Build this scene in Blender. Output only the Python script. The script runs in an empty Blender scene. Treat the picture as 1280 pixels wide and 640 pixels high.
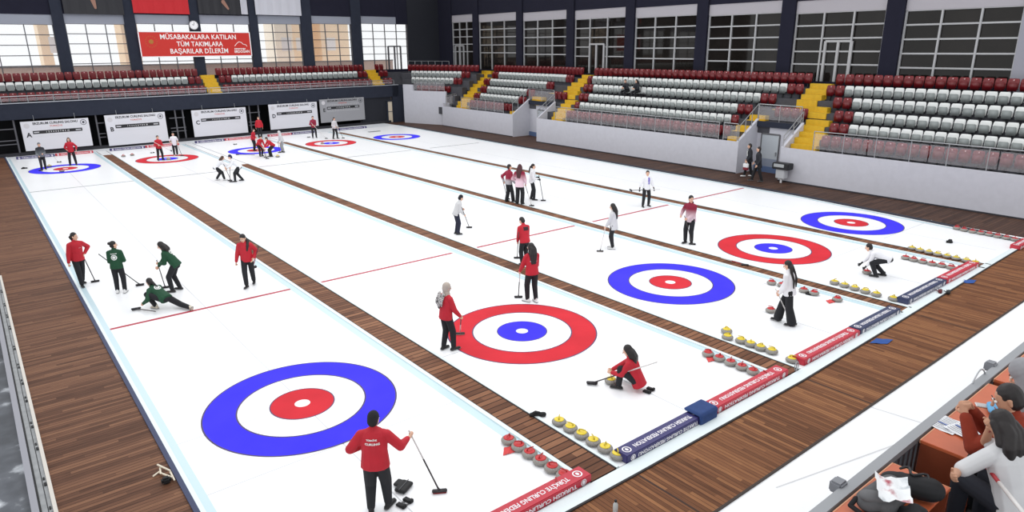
import bpy, bmesh, math, random
from mathutils import Vector as V, Matrix as M, Euler
from mathutils.bvhtree import BVHTree
random.seed(7)
PI = math.pi
C = bpy.context.scene.collection
SC = bpy.context.scene

# ------------------------------------------------------------------ camera (calibrated on the painted houses)
FPX, CX, CY, CZ, YAW, PIT, ROL = 847.72, -4.1774, -11.9788, 6.7016, 0.6705, 0.2982, -0.008
CAM = V((CX, CY, CZ))
FW = V((math.sin(YAW)*math.cos(PIT), math.cos(YAW)*math.cos(PIT), -math.sin(PIT)))
_r = V((math.cos(YAW), -math.sin(YAW), 0)); _u = _r.cross(FW)
RT = math.cos(ROL)*_r + math.sin(ROL)*_u
UP = -math.sin(ROL)*_r + math.cos(ROL)*_u
cd = bpy.data.cameras.new('camera'); cam = bpy.data.objects.new('camera', cd); C.objects.link(cam)
cd.sensor_width = 36; cd.lens = FPX/1280*36; cd.clip_end = 500
m = M.Identity(4)
for i in range(3):
    m[i][0] = RT[i]; m[i][1] = UP[i]; m[i][2] = -FW[i]; m[i][3] = CAM[i]
cam.matrix_world = m
SC.camera = cam

def ray(u, v): return FW + RT*((u-640)/FPX) + UP*((320-v)/FPX)
def at(u, v, z=0.0):
    d = ray(u, v); t = (z-CAM.z)/d.z
    return CAM + d*t

# ------------------------------------------------------------------ materials
_mats = {}
def srgb(c):
    return tuple((x/255/12.92) if x/255 <= .04045 else ((x/255+.055)/1.055)**2.4 for x in c)
def mat(name, rgb, rough=.6, metal=0., noise=0., nscale=12., spec=.5, bump=0.):
    if name in _mats: return _mats[name]
    mt = bpy.data.materials.new(name); mt.use_nodes = True
    nt = mt.node_tree; b = nt.nodes['Principled BSDF']
    c = srgb(rgb); b.inputs['Base Color'].default_value = (*c, 1)
    b.inputs['Roughness'].default_value = rough; b.inputs['Metallic'].default_value = metal
    b.inputs['Specular IOR Level'].default_value = spec
    if noise or bump:
        tc = nt.nodes.new('ShaderNodeTexCoord'); n = nt.nodes.new('ShaderNodeTexNoise')
        n.inputs['Scale'].default_value = nscale; n.inputs['Detail'].default_value = 5
        nt.links.new(tc.outputs['Object'], n.inputs['Vector'])
        if noise:
            r = nt.nodes.new('ShaderNodeValToRGB')
            r.color_ramp.elements[0].position = .3; r.color_ramp.elements[1].position = .7
            r.color_ramp.elements[0].color = (*[x*(1-noise) for x in c], 1)
            r.color_ramp.elements[1].color = (*[min(1, x*(1+noise)) for x in c], 1)
            nt.links.new(n.outputs['Fac'], r.inputs['Fac']); nt.links.new(r.outputs['Color'], b.inputs['Base Color'])
        if bump:
            bp = nt.nodes.new('ShaderNodeBump'); bp.inputs['Strength'].default_value = bump; bp.inputs['Distance'].default_value = .02
            nt.links.new(n.outputs['Fac'], bp.inputs['Height']); nt.links.new(bp.outputs['Normal'], b.inputs['Normal'])
    _mats[name] = mt
    return mt

def wood(name, axis, cols, w=.105, rough=.55, gap=.1):
    """planks running along the OTHER axis; boards repeat along `axis`"""
    if name in _mats: return _mats[name]
    mt = bpy.data.materials.new(name); mt.use_nodes = True
    nt = mt.node_tree; b = nt.nodes['Principled BSDF']; N = nt.nodes.new; L = nt.links.new
    tc = N('ShaderNodeTexCoord'); sp = N('ShaderNodeSeparateXYZ'); L(tc.outputs['Object'], sp.inputs[0])
    a, o = ('X', 'Y') if axis == 'x' else ('Y', 'X')
    dv = N('ShaderNodeMath'); dv.operation = 'DIVIDE'; dv.inputs[1].default_value = w; L(sp.outputs[a], dv.inputs[0])
    fl = N('ShaderNodeMath'); fl.operation = 'FLOOR'; L(dv.outputs[0], fl.inputs[0])
    fr = N('ShaderNodeMath'); fr.operation = 'FRACT'; L(dv.outputs[0], fr.inputs[0])
    # board ends
    ln = N('ShaderNodeMath'); ln.operation = 'MULTIPLY_ADD'; ln.inputs[1].default_value = .45; L(sp.outputs[o], ln.inputs[0])
    h = N('ShaderNodeMath'); h.operation = 'MULTIPLY'; h.inputs[1].default_value = .377; L(fl.outputs[0], h.inputs[0]); L(h.outputs[0], ln.inputs[2])
    lf = N('ShaderNodeMath'); lf.operation = 'FLOOR'; L(ln.outputs[0], lf.inputs[0])
    cb = N('ShaderNodeCombineXYZ'); L(fl.outputs[0], cb.inputs[0]); L(lf.outputs[0], cb.inputs[1])
    wn = N('ShaderNodeTexWhiteNoise'); wn.noise_dimensions = '2D'; L(cb.outputs[0], wn.inputs['Vector'])
    mp = N('ShaderNodeMapping'); mp.inputs['Scale'].default_value = (9, .8, 1) if axis == 'x' else (.8, 9, 1)
    L(tc.outputs['Object'], mp.inputs['Vector'])
    nz = N('ShaderNodeTexNoise'); nz.inputs['Scale'].default_value = 2.5; nz.inputs['Detail'].default_value = 6; L(mp.outputs[0], nz.inputs['Vector'])
    ad = N('ShaderNodeMath'); ad.operation = 'MULTIPLY_ADD'; ad.inputs[1].default_value = .45
    L(wn.outputs['Value'], ad.inputs[0])
    m2 = N('ShaderNodeMath'); m2.operation = 'MULTIPLY'; m2.inputs[1].default_value = .5; L(nz.outputs['Fac'], m2.inputs[0]); L(m2.outputs[0], ad.inputs[2])
    r = N('ShaderNodeValToRGB'); els = r.color_ramp.elements
    els[0].position = .1; els[1].position = .95
    els[0].color = (*srgb(cols[0]), 1); els[1].color = (*srgb(cols[2]), 1)
    e = els.new(.5); e.color = (*srgb(cols[1]), 1)
    L(ad.outputs[0], r.inputs['Fac'])
    gt = N('ShaderNodeMath'); gt.operation = 'GREATER_THAN'; gt.inputs[1].default_value = gap; L(fr.outputs[0], gt.inputs[0])
    mx = N('ShaderNodeMix'); mx.data_type = 'RGBA'; L(gt.outputs[0], mx.inputs['Factor'])
    mx.inputs[6].default_value = (*[x*.45 for x in srgb(cols[0])], 1); L(r.outputs['Color'], mx.inputs[7])
    L(mx.outputs[2], b.inputs['Base Color']); b.inputs['Roughness'].default_value = rough
    b.inputs['Specular IOR Level'].default_value = .12
    _mats[name] = mt
    return mt

def grad(name, bot, top, lo, hi):
    """vertical colour fade in object space (dyed fabric)"""
    if name in _mats: return _mats[name]
    mt = bpy.data.materials.new(name); mt.use_nodes = True
    nt = mt.node_tree; b = nt.nodes['Principled BSDF']; N = nt.nodes.new; L = nt.links.new
    tc = N('ShaderNodeTexCoord'); sp = N('ShaderNodeSeparateXYZ'); L(tc.outputs['Object'], sp.inputs[0])
    mr = N('ShaderNodeMapRange'); mr.inputs[1].default_value = lo; mr.inputs[2].default_value = hi; L(sp.outputs['Z'], mr.inputs[0])
    r = N('ShaderNodeValToRGB'); r.color_ramp.elements[0].color = (*srgb(bot), 1); r.color_ramp.elements[1].color = (*srgb(top), 1)
    L(mr.outputs[0], r.inputs['Fac']); L(r.outputs['Color'], b.inputs['Base Color']); b.inputs['Roughness'].default_value = .8
    _mats[name] = mt
    return mt

def patches(name, cols, scale=6., rough=.8):
    """voronoi patches of several colours (printed fabric, granite, snow)"""
    if name in _mats: return _mats[name]
    mt = bpy.data.materials.new(name); mt.use_nodes = True
    nt = mt.node_tree; b = nt.nodes['Principled BSDF']; N = nt.nodes.new; L = nt.links.new
    tc = N('ShaderNodeTexCoord'); vo = N('ShaderNodeTexNoise'); vo.inputs['Scale'].default_value = scale; vo.inputs['Detail'].default_value = 6
    L(tc.outputs['Object'], vo.inputs['Vector'])
    r = N('ShaderNodeValToRGB'); els = r.color_ramp.elements
    n = len(cols)
    els[0].position = .35; els[0].color = (*srgb(cols[0]), 1); els[1].position = .66; els[1].color = (*srgb(cols[-1]), 1)
    for i, c in enumerate(cols[1:-1]):
        e = els.new(.35+.31*(i+1)/(n-1)); e.color = (*srgb(c), 1)
    L(vo.outputs['Fac'], r.inputs['Fac']); L(r.outputs['Color'], b.inputs['Base Color']); b.inputs['Roughness'].default_value = rough
    _mats[name] = mt
    return mt

def veil(name, tint, k):
    """clear pane with a faint pale veil"""
    if name in _mats: return _mats[name]
    mt = bpy.data.materials.new(name); mt.use_nodes = True
    nt = mt.node_tree; nt.nodes.remove(nt.nodes['Principled BSDF']); N = nt.nodes.new; L = nt.links.new
    t = N('ShaderNodeBsdfTransparent'); g = N('ShaderNodeBsdfDiffuse'); mx = N('ShaderNodeMixShader')
    g.inputs[0].default_value = (*srgb(tint), 1); mx.inputs[0].default_value = k
    L(t.outputs[0], mx.inputs[1]); L(g.outputs[0], mx.inputs[2]); L(mx.outputs[0], nt.nodes['Material Output'].inputs['Surface'])
    _mats[name] = mt
    return mt

def glass(name, tint=(235, 240, 240), refl=.12):
    if name in _mats: return _mats[name]
    mt = bpy.data.materials.new(name); mt.use_nodes = True
    nt = mt.node_tree; nt.nodes.remove(nt.nodes['Principled BSDF']); N = nt.nodes.new; L = nt.links.new
    out = nt.nodes['Material Output']; t = N('ShaderNodeBsdfTransparent'); g = N('ShaderNodeBsdfGlossy'); mx = N('ShaderNodeMixShader')
    t.inputs[0].default_value = (*srgb(tint), 1); g.inputs['Roughness'].default_value = .03; mx.inputs[0].default_value = refl
    L(t.outputs[0], mx.inputs[1]); L(g.outputs[0], mx.inputs[2]); L(mx.outputs[0], out.inputs['Surface'])
    _mats[name] = mt
    return mt

# ------------------------------------------------------------------ mesh builder
class MB:
    def __init__(s): s.v = []; s.f = []; s.m = []; s.cur = 0
    def add(s, vs, fs):
        o = len(s.v); s.v += [V(p) for p in vs]; s.f += [tuple(o+i for i in f) for f in fs]; s.m += [s.cur]*len(fs)
        return s
    def box(s, c, d, rz=0, R=None):
        hx, hy, hz = d[0]/2, d[1]/2, d[2]/2
        vs = [V((x, y, z)) for x in (-hx, hx) for y in (-hy, hy) for z in (-hz, hz)]
        mt = R if R is not None else M.Rotation(rz, 3, 'Z')
        vs = [mt @ p + V(c) for p in vs]
        return s.add(vs, [(0, 1, 3, 2), (4, 6, 7, 5), (0, 4, 5, 1), (2, 3, 7, 6), (0, 2, 6, 4), (1, 5, 7, 3)])
    def bbox(s, a, b):
        return s.box([(a[i]+b[i])/2 for i in range(3)], [abs(b[i]-a[i]) for i in range(3)])
    def rbox(s, c, d, r=.01, R=None):
        """box with chamfered edges along its long sides (rounded rectangle section in local xy)"""
        bm = bmesh.new(); bmesh.ops.create_cube(bm, size=1)
        for p in bm.verts: p.co = V((p.co.x*d[0], p.co.y*d[1], p.co.z*d[2]))
        bmesh.ops.bevel(bm, geom=bm.edges[:], offset=min(r, min(d)*.45), segments=2, affect='EDGES')
        mt = R if R is not None else M.Identity(3)
        bm.verts.index_update()
        s.add([mt @ p.co + V(c) for p in bm.verts], [[q.index for q in f.verts] for f in bm.faces]); bm.free()
        return s
    def prism(s, pts, z0, z1):
        n = len(pts); vs = [(p[0], p[1], z0) for p in pts]+[(p[0], p[1], z1) for p in pts]
        fs = [tuple(range(n-1, -1, -1)), tuple(range(n, 2*n))]+[(i, (i+1) % n, n+(i+1) % n, n+i) for i in range(n)]
        return s.add(vs, fs)
    def hexa(s, b4, t4):
        return s.add(list(b4)+list(t4), [(3, 2, 1, 0), (4, 5, 6, 7), (0, 1, 5, 4), (1, 2, 6, 5), (2, 3, 7, 6), (3, 0, 4, 7)])
    def caps(s, p0, p1, r0, r1=None, flat=None, seg=12, cap=4, e0=1.):
        """tapered capsule; flat=(direction, factor) squashes the section"""
        p0, p1 = V(p0), V(p1); r1 = r0 if r1 is None else r1
        ax = p1-p0; L = ax.length
        if L < 1e-6: ax = V((0, 0, 1))
        ax = ax.normalized(); a = ax.orthogonal().normalized(); b = ax.cross(a)
        rings = []
        for k in range(cap+1):
            t = -PI/2+PI/2*k/cap; rings.append((p0+ax*(r0*math.sin(t)*e0), max(r0*math.cos(t), r0*.02)))
        for k in range(cap+1):
            t = PI/2*k/cap; rings.append((p1+ax*(r1*math.sin(t)), max(r1*math.cos(t), r1*.02)))
        vs = []
        for c, r in rings:
            for i in range(seg):
                an = 2*PI*i/seg; d = a*(math.cos(an)*r)+b*(math.sin(an)*r)
                vs.append((c, d))
        out = []
        if flat:
            fd = V(flat[0]).normalized()
        for c, d in vs:
            q = c+d
            if flat:
                base = p0+(ax*((q-p0).dot(ax)))
                off = q-base; q = base+off-fd*(off.dot(fd)*(1-flat[1]))
            out.append(q)
        n = len(rings)
        fs = [(i*seg+j, i*seg+(j+1) % seg, (i+1)*seg+(j+1) % seg, (i+1)*seg+j) for i in range(n-1) for j in range(seg)]
        fs += [tuple(range(seg-1, -1, -1)), tuple(range((n-1)*seg, n*seg))]
        return s.add(out, fs)
    def chain(s, pts, rs, flat=None, seg=10):
        for i in range(len(pts)-1): s.caps(pts[i], pts[i+1], rs[i], rs[i+1], flat, seg, 3)
        return s
    def cyl(s, p0, p1, r0, r1=None, seg=10):
        p0, p1 = V(p0), V(p1); r1 = r0 if r1 is None else r1
        ax = (p1-p0).normalized(); a = ax.orthogonal().normalized(); b = ax.cross(a)
        vs = [p0+(a*math.cos(2*PI*i/seg)+b*math.sin(2*PI*i/seg))*r0 for i in range(seg)]+[p1+(a*math.cos(2*PI*i/seg)+b*math.sin(2*PI*i/seg))*r1 for i in range(seg)]
        return s.add(vs, [(i, (i+1) % seg, seg+(i+1) % seg, seg+i) for i in range(seg)]+[tuple(range(seg-1, -1, -1)), tuple(range(seg, 2*seg))])
    def lathe(s, prof, c=(0, 0, 0), seg=24):
        vs = []; n = len(prof)
        for r, z in prof:
            for i in range(seg):
                an = 2*PI*i/seg; vs.append((c[0]+math.cos(an)*r, c[1]+math.sin(an)*r, c[2]+z))
        fs = [(i*seg+j, i*seg+(j+1) % seg, (i+1)*seg+(j+1) % seg, (i+1)*seg+j) for i in range(n-1) for j in range(seg)]
        fs += [tuple(range(seg-1, -1, -1)), tuple(range((n-1)*seg, n*seg))]
        return s.add(vs, fs)
    def ann(s, c, r0, r1, z, seg=96):
        vs = [(c[0]+math.cos(2*PI*i/seg)*r, c[1]+math.sin(2*PI*i/seg)*r, z) for r in (r0, r1) for i in range(seg)]
        return s.add(vs, [(i, seg+i, seg+(i+1) % seg, (i+1) % seg) for i in range(seg)])
    def mesh(s, name, mats, smooth=False):
        me = bpy.data.meshes.new(name); me.from_pydata([tuple(p) for p in s.v], [], s.f)
        for k in (mats if isinstance(mats, (list, tuple)) else [mats]): me.materials.append(k)
        for p, k in zip(me.polygons, s.m): p.material_index = k; p.use_smooth = smooth
        me.validate(); me.update()
        return me
    def build(s, name, mats, parent=None, smooth=False, loc=None):
        o = bpy.data.objects.new(name, s.mesh(name, mats, smooth)); C.objects.link(o)
        if parent is not None: o.parent = parent
        if loc is not None: o.location = loc
        return o
    def blob(s, name, mats, parent, vox=.012, it=4):
        """weld the overlapping pieces into one continuous smooth skin"""
        me = s.mesh(name, mats, True)
        o = bpy.data.objects.new(name, me); C.objects.link(o)
        r = o.modifiers.new('r', 'REMESH'); r.mode = 'VOXEL'; r.voxel_size = vox; r.use_smooth_shade = True
        k = o.modifiers.new('k', 'SMOOTH'); k.iterations = it; k.factor = .5
        dg = bpy.context.evaluated_depsgraph_get(); ev = o.evaluated_get(dg)
        nm = bpy.data.meshes.new_from_object(ev, depsgraph=dg)
        o.modifiers.clear(); o.data = nm; bpy.data.meshes.remove(me)
        for p in nm.polygons: p.use_smooth = True
        if parent is not None: o.parent = parent
        return o

def tag(o, label=None, cat=None, group=None, kind=None):
    if label: o['label'] = label
    if cat: o['category'] = cat
    if group: o['group'] = group
    if kind: o['kind'] = kind
    return o
def thing(name, label, cat, loc=(0, 0, 0), rz=0, group=None):
    o = bpy.data.objects.new(name, None); C.objects.link(o); o.empty_display_size = .2
    o.location = loc; o.rotation_euler = (0, 0, rz)
    return tag(o, label, cat, group)
def dup(root, loc, rz=0, label=None, group=None):
    r = root.copy(); C.objects.link(r); r.location = loc; r.rotation_euler = (0, 0, rz)
    if label: r['label'] = label
    if group: r['group'] = group
    for ch in list(root.children):
        c = ch.copy(); C.objects.link(c); c.parent = r
        for g in ch.children:
            d = g.copy(); C.objects.link(d); d.parent = c
    return r
def struct(name, mb, mats, smooth=False):
    o = mb.build(name, mats, None, smooth); o['kind'] = 'structure'
    return o
ORD = ['', 'first', 'second', 'third', 'fourth', 'fifth', 'sixth', 'seventh', 'eighth', 'ninth', 'tenth', 'eleventh', 'twelfth', 'thirteenth', 'fourteenth', 'fifteenth', 'sixteenth', 'seventeenth', 'eighteenth', 'nineteenth']
def ordw(n):
    if n < 20: return ORD[n]
    t = {2: 'twent', 3: 'thirt', 4: 'fort'}[n//10]
    return t+'ieth' if n % 10 == 0 else t+'y-'+ORD[n % 10]

def text(s, size, mt, parent, mx, name='lettering', align='CENTER', bold=.012, ext=.002, fit=None):
    cu = bpy.data.curves.new('t', 'FONT'); cu.body = s; cu.size = size; cu.align_x = align; cu.align_y = 'CENTER'
    cu.extrude = ext; cu.offset = bold*size; cu.resolution_u = 2
    o = bpy.data.objects.new('t', cu); C.objects.link(o)
    dg = bpy.context.evaluated_depsgraph_get(); me = bpy.data.meshes.new_from_object(o.evaluated_get(dg), depsgraph=dg)
    bpy.data.objects.remove(o); bpy.data.curves.remove(cu)
    if fit:
        w = max(p.co.x for p in me.vertices)-min(p.co.x for p in me.vertices)
        k = fit/w
        for p in me.vertices: p.co.x *= k
    me.transform(mx); me.materials.clear(); me.materials.append(mt); me.name = name
    ob = bpy.data.objects.new(name, me); C.objects.link(ob); ob.parent = parent
    return ob
def frame(o, x, y):
    """matrix with origin o, x and y axes (text plane)"""
    x = V(x).normalized(); z = x.cross(V(y)).normalized(); y = z.cross(x)
    mm = M.Identity(4)
    for i in range(3): mm[i][0] = x[i]; mm[i][1] = y[i]; mm[i][2] = z[i]; mm[i][3] = o[i]
    return mm

# common materials
NAVY = mat('navy wall', (32, 32, 46), .9, spec=.2, noise=.05, nscale=2)
NAVY2 = mat('slate parapet', (44, 48, 60), .9, spec=.2, noise=.06, nscale=3)
WHITEW = mat('white plaster', (196, 196, 204), .9, spec=.1, noise=.03, nscale=4)
BLACK = mat('black rubber', (20, 20, 22), .7)
STEEL = mat('brushed steel', (170, 172, 175), .35, .8)
ALU = mat('white aluminium', (172, 172, 174), .5)
DKALU = mat('grey aluminium', (95, 95, 98), .5)
DARK = mat('dark recess', (22, 23, 28), .9)  # shade under the balcony put into the near-black colour
CONC = mat('grey concrete step', (70, 70, 76), .9, noise=.12, nscale=5)
YEL = mat('yellow stair paint', (205, 165, 30), .65, noise=.08, nscale=6)
REDP = mat('red seat plastic', (116, 12, 22), .35, noise=.1, nscale=3)
WHP = mat('white seat plastic', (222, 224, 222), .4)
GRP = mat('grey seat pan plastic', (140, 146, 145), .5)
PW = mat('plain white', (240, 240, 242), .6)
PR = mat('plain red', (200, 30, 36), .6)
INK = mat('black ink', (28, 28, 32), .6)
DECKX = wood('deck boards across', 'y', [(66, 42, 32), (112, 78, 60), (146, 106, 80)], .085)
DECKR = wood('right deck boards', 'y', [(48, 32, 26), (78, 56, 46), (102, 74, 60)], .13)  # darker brown-grey boards of the right-hand deck
DECKY = wood('deck boards lengthwise', 'x', [(74, 44, 28), (128, 84, 56), (168, 118, 78)], .08)
STRIPW = wood('walkway boards', 'y', [(76, 48, 36), (124, 84, 62), (164, 118, 88)], .16, gap=.16)
# ------------------------------------------------------------------ ground
ICE = mat('ice', (250, 251, 253), .3, noise=.012, nscale=.6, spec=.35)
EDGE = mat('pale blue ice edge', (196, 219, 227), .35)
CURBW = mat('white curb', (226, 236, 238), .5)
PBLUE = mat('blue house paint', (66, 58, 248), .6, spec=.05, noise=.1, nscale=1.2)
PRED = mat('red house paint', (206, 52, 62), .6, spec=.05, noise=.08, nscale=1.2)
PDARK = mat('ring outline', (60, 40, 90), .5)
HOGR = mat('hog line red', (176, 40, 60), .5)
LINE = mat('thin grey line', (206, 208, 212), .5)
LINE2 = mat('grey hog line', (140, 142, 146), .5)
NAVYE = mat('navy edge strip', (52, 60, 92), .6)

# base floor slab: boards everywhere under the sheets
m_ = MB(); m_.prism([(-4.25, -7.05), (24.6, -7.05), (26.6, 20), (27.2, 46.5), (-4.25, 44.6)], -.1, -.02)
f = m_
struct('floor', f, DECKX)
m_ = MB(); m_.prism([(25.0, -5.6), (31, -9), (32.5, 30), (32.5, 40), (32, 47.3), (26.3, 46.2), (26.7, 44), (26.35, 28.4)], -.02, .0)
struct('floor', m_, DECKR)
CO = [(-4.2, -5.64), (3.4, -5.73), (8.5, -5.74), (14, -5.6), (19.8, -5.45), (23.6, -5.36), (30, -5.3)]
CI = [(-2.6, -5.42), (3.4, -5.46), (8.5, -5.46), (14, -5.36), (19.8, -5.26), (23.6, -5.2)]
m_ = MB()
for (xa, ya), (xb, yb) in zip(CO, CO[1:]): m_.prism([(xa, -7.1), (xb, -7.1), (xb, yb-.015), (xa, ya-.015)], -.02, .004)
struct('floor', m_, DECKY)
m_ = MB()
for xs in (3.35, 8.62, 14.2, 19.6): m_.bbox((xs-.02, -7.1, .0), (xs+.02, -5.78, .0055))
struct('trim_16', m_, mat('dark deck seam', (58, 36, 26), .8))          # front deck
m_ = MB(); m_.bbox((-4.19, -5.8, -.02), (-2.58, 44.3, .002)); struct('floor', m_, DECKX)       # left deck
WFL = mat('white sheet floor', (247, 247, 249), .5, noise=.01, nscale=.7)
m_ = MB(); m_.bbox((-4.2, -14, -.06), (30, -7.1, -.01)); struct('floor', m_, WFL)
m_ = MB()
for a, b in (((1049, 496), (1158, 530)), ((970, 609), (1120, 555))):
    p, q = at(*a), at(*b); d = (q-p).normalized(); n = V((-d.y, d.x, 0))*.012
    m_.add([p-n+V((0, 0, -.007)), p+n+V((0, 0, -.007)), q+n+V((0, 0, -.007)), q-n+V((0, 0, -.007))], [(3, 2, 1, 0)])
struct('trim_15', m_, mat('faint floor line', (214, 214, 216), .7))
m_ = MB(); m_.bbox((-4, -7.13, -.01), (30, -7.09, .012)); struct('trim_1', m_, mat('dark joint', (60, 50, 45), .8))

SHX = [0.0, 5.62, 11.315, 16.84, 22.386]
TEE2 = 36.077
SHE = [(-2.5, 2.6), (3.2, 8.36), (8.9, 14.05), (14.5, 19.85), (20.32, 26.0)]
YN, YF = -5.42, 43.0
SHN = ['leftmost', 'second from left', 'middle', 'fourth from left', 'rightmost']
sheets = []
for i, (x0, x1) in enumerate(SHE):
    out = 'red' if i % 2 else 'blue'
    t = thing('ice_sheet', f'{SHN[i]} white curling sheet of the five, its target rings {out} outside', 'ice sheet', (0, 0, 0), 0, 'curling sheets')
    sheets.append(t)
    xr0, xr1 = x0+.2, x1-.24
    if i == 4:
        m_ = MB(); m_.prism([(x0, YN), (24.35, YN), (25.45, 4), (26.1, 24), (26.75, 43.6), (x0, YF)], -.02, .004); m_.build('ice', ICE, t)
    else:
        m_ = MB(); m_.bbox((x0, YN, -.02), (x1, YF, .004)); m_.build('ice', ICE, t)
    m_ = MB()
    if i < 4: m_.bbox((xr1-.03, YN, .003), (x1-.08, YF, .007))
    if i == 0: m_.bbox((x0+.06, YN, .003), (xr0, YF, .007))
    if i == 4:
        p = [(24.0, YN), (25.2, 4), (25.85, 24), (26.5, 43.4)]
        q = [(24.18, YN), (25.36, 4), (26.0, 24), (26.64, 43.4)]
        for k in range(3): m_.add([(*p[k], .007), (*q[k], .007), (*q[k+1], .007), (*p[k+1], .007)], [(0, 1, 2, 3)])
    m_.build('ice_edge', EDGE, t)
    A, B = (PRED, PBLUE) if i % 2 else (PBLUE, PRED)
    for yc in (0, TEE2):
        xc = SHX[i]
        if i == 3 and yc == 0: xc = 16.84
        o = MB(); o.ann((xc, yc), 1.22, 1.83, .007); o.cur = 1; o.ann((xc, yc), 1.815, 1.845, .0085); o.ann((xc, yc), 1.205, 1.235, .0085)
        o.build('outer_ring', [A, PDARK], t)
        o = MB(); o.ann((xc, yc), .15, .61, .007); o.cur = 1; o.ann((xc, yc), .6, .622, .0085)
        o.build('inner_ring', [B, PDARK], t)
        o = MB(); o.lathe([(.15, .006), (.148, .0075)], (xc, yc, 0), 48); o.build('button', PW, t)
    xl = {0: (-2.3, 2.34), 1: (3.28, 8.0), 2: (9.05, 13.75), 3: (14.75, 19.45), 4: (21.0, 25.2)}[i]
    m_ = MB(); m_.bbox((xl[0], 6.62, .004), (xl[1], 6.73, .008)); m_.build('hog_line', HOGR, t)
    m_ = MB(); m_.bbox((xl[0], 28.85, .004), (xl[1], 28.96, .008)); m_.build('far_hog_line', LINE2, t)
    m_ = MB(); m_.bbox((SHX[i]-.011, YN+.5, .004), (SHX[i]+.011, YF-1, .0055)); m_.build('centre_line', LINE, t)
    m_ = MB()
    for yy in (0, -1.85): m_.bbox((xl[0], yy-.011, .004), (xl[1], yy+.011, .0055))
    m_.build('tee_line', LINE, t)

# wooden walkways between the sheets and their white curbs
for k, (xa, xb, yf) in enumerate(((2.6, 3.2, 40.6), (8.36, 8.9, 30.5), (14.05, 14.5, 38.9), (19.85, 20.32, 41.8))):
    m_ = MB(); m_.bbox((xa, YN, -.02), (xb, yf, .018)); struct('floor', m_, STRIPW)
    m_ = MB(); m_.bbox((xa-.09, YN, -.01), (xa, yf, .03)); m_.bbox((xb, YN, -.01), (xb+.07, yf, .03)); struct('trim_2', m_, CURBW)
    m_ = MB(); m_.bbox((xa, YN, 0), (xa+.02, yf, .024)); m_.bbox((xb-.03, YN, 0), (xb, yf, .026)); struct('trim_3', m_, mat('dark curb line', (48, 44, 46), .8))  # dark lines along both edges of the walkway boards
    if yf < YF:
        m_ = MB(); m_.bbox((xa, yf, -.02), (xb, YF, .006)); struct('floor', m_, ICE)
        m_ = MB(); m_.bbox((xa-.02, yf, .0), (xa+.03, YF, .008)); m_.bbox((xb-.03, yf, 0), (xb+.02, YF, .008)); struct('trim_4', m_, LINE2)
# front curb, left and right navy edge strips
m_ = MB()
for k in range(5):
    (xa, ya), (xb, yb) = ((-2.6, -5.65) if k == 0 else CO[k]), CO[k+1]
    m_.prism([(xa, ya), (xb, yb), CI[k+1], CI[k]], -.02, .03)
struct('trim_5', m_, CURBW)
m_ = MB()
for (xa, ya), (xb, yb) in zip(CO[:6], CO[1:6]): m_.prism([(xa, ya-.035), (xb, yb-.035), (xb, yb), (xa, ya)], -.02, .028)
struct('trim_6', m_, mat('dark curb line', (48, 44, 46), .8))  # dark line between front deck and curb
m_ = MB(); m_.bbox((-2.58, -5.8, -.02), (-2.5, 44.2, .03)); struct('trim_7', m_, NAVYE)
m_ = MB(); m_.bbox((-2.5, -5.8, -.02), (-2.43, 44.2, .028)); struct('trim_8', m_, CURBW)
m_ = MB()
p = [(24.35, YN), (25.45, 4), (26.1, 24), (26.75, 43.6)]; q = [(24.5, YN), (25.68, 4), (26.33, 24), (26.98, 43.6)]
for k in range(3): m_.hexa([(*p[k], -.02), (*q[k], -.02), (*q[k+1], -.02), (*p[k+1], -.02)], [(*p[k], .05), (*q[k], .05), (*q[k+1], .05), (*p[k+1], .05)])
struct('trim_9', m_, mat('black navy kerb', (40, 42, 54), .7))
# far end: white apron and dark floor under the balcony
m_ = MB(); m_.prism([(-2.5, 42.9), (26.7, 42.9), (26.6, 46.0), (-2.4, 44.2)], -.02, .003); struct('floor', m_, mat('pale apron', (222, 224, 228), .5))
m_ = MB(); m_.prism([(-6, 44.0), (27.0, 46.1), (27.5, 52), (-6, 50)], -.03, .012); struct('floor', m_, DARK)

# ------------------------------------------------------------------ far left gutter beside the deck (white sill rail + wet dark floor)
m_ = MB(); m_.bbox((-9, -14, -.2), (-4.48, 18, -.12))
struct('floor', m_, patches('wet grey floor with snow', [(50, 54, 62), (66, 70, 78), (84, 88, 96), (206, 210, 216)], 1.6, .35))
m_ = MB(); m_.bbox((-7, 13.9, -.3), (-4.22, 46, -.012)); struct('floor', m_, DECKX)
m_ = MB(); m_.bbox((-4.235, -14, -.1), (-4.18, 13.6, .05)); m_.cur = 1; m_.bbox((-4.375, -14, -.1), (-4.235, 13.6, .02)); m_.cur = 2
m_.bbox((-4.405, -14, -.1), (-4.375, 13.6, .03)); m_.bbox((-4.3, -14, -.1), (-4.29, 13.6, .024)); m_.cur = 3
m_.bbox((-4.5, -14, -.15), (-4.405, 13.6, .03))
y = -8
while y < 13:
    m_.cur = 2; m_.bbox((-4.28, y, .0), (-4.245, y+.1, .035)); m_.bbox((-4.28, y+.2, 0), (-4.255, y+.28, .035)); y += random.uniform(.9, 1.7)
o = m_.build('sill_rail', [mat('cream lip', (208, 202, 194), .6), mat('grey track', (146, 148, 150), .6, noise=.15, nscale=6), BLACK, mat('grey ledge', (150, 150, 158), .7)])
o['kind'] = 'structure'; o.name = 'trim_10'

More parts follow.
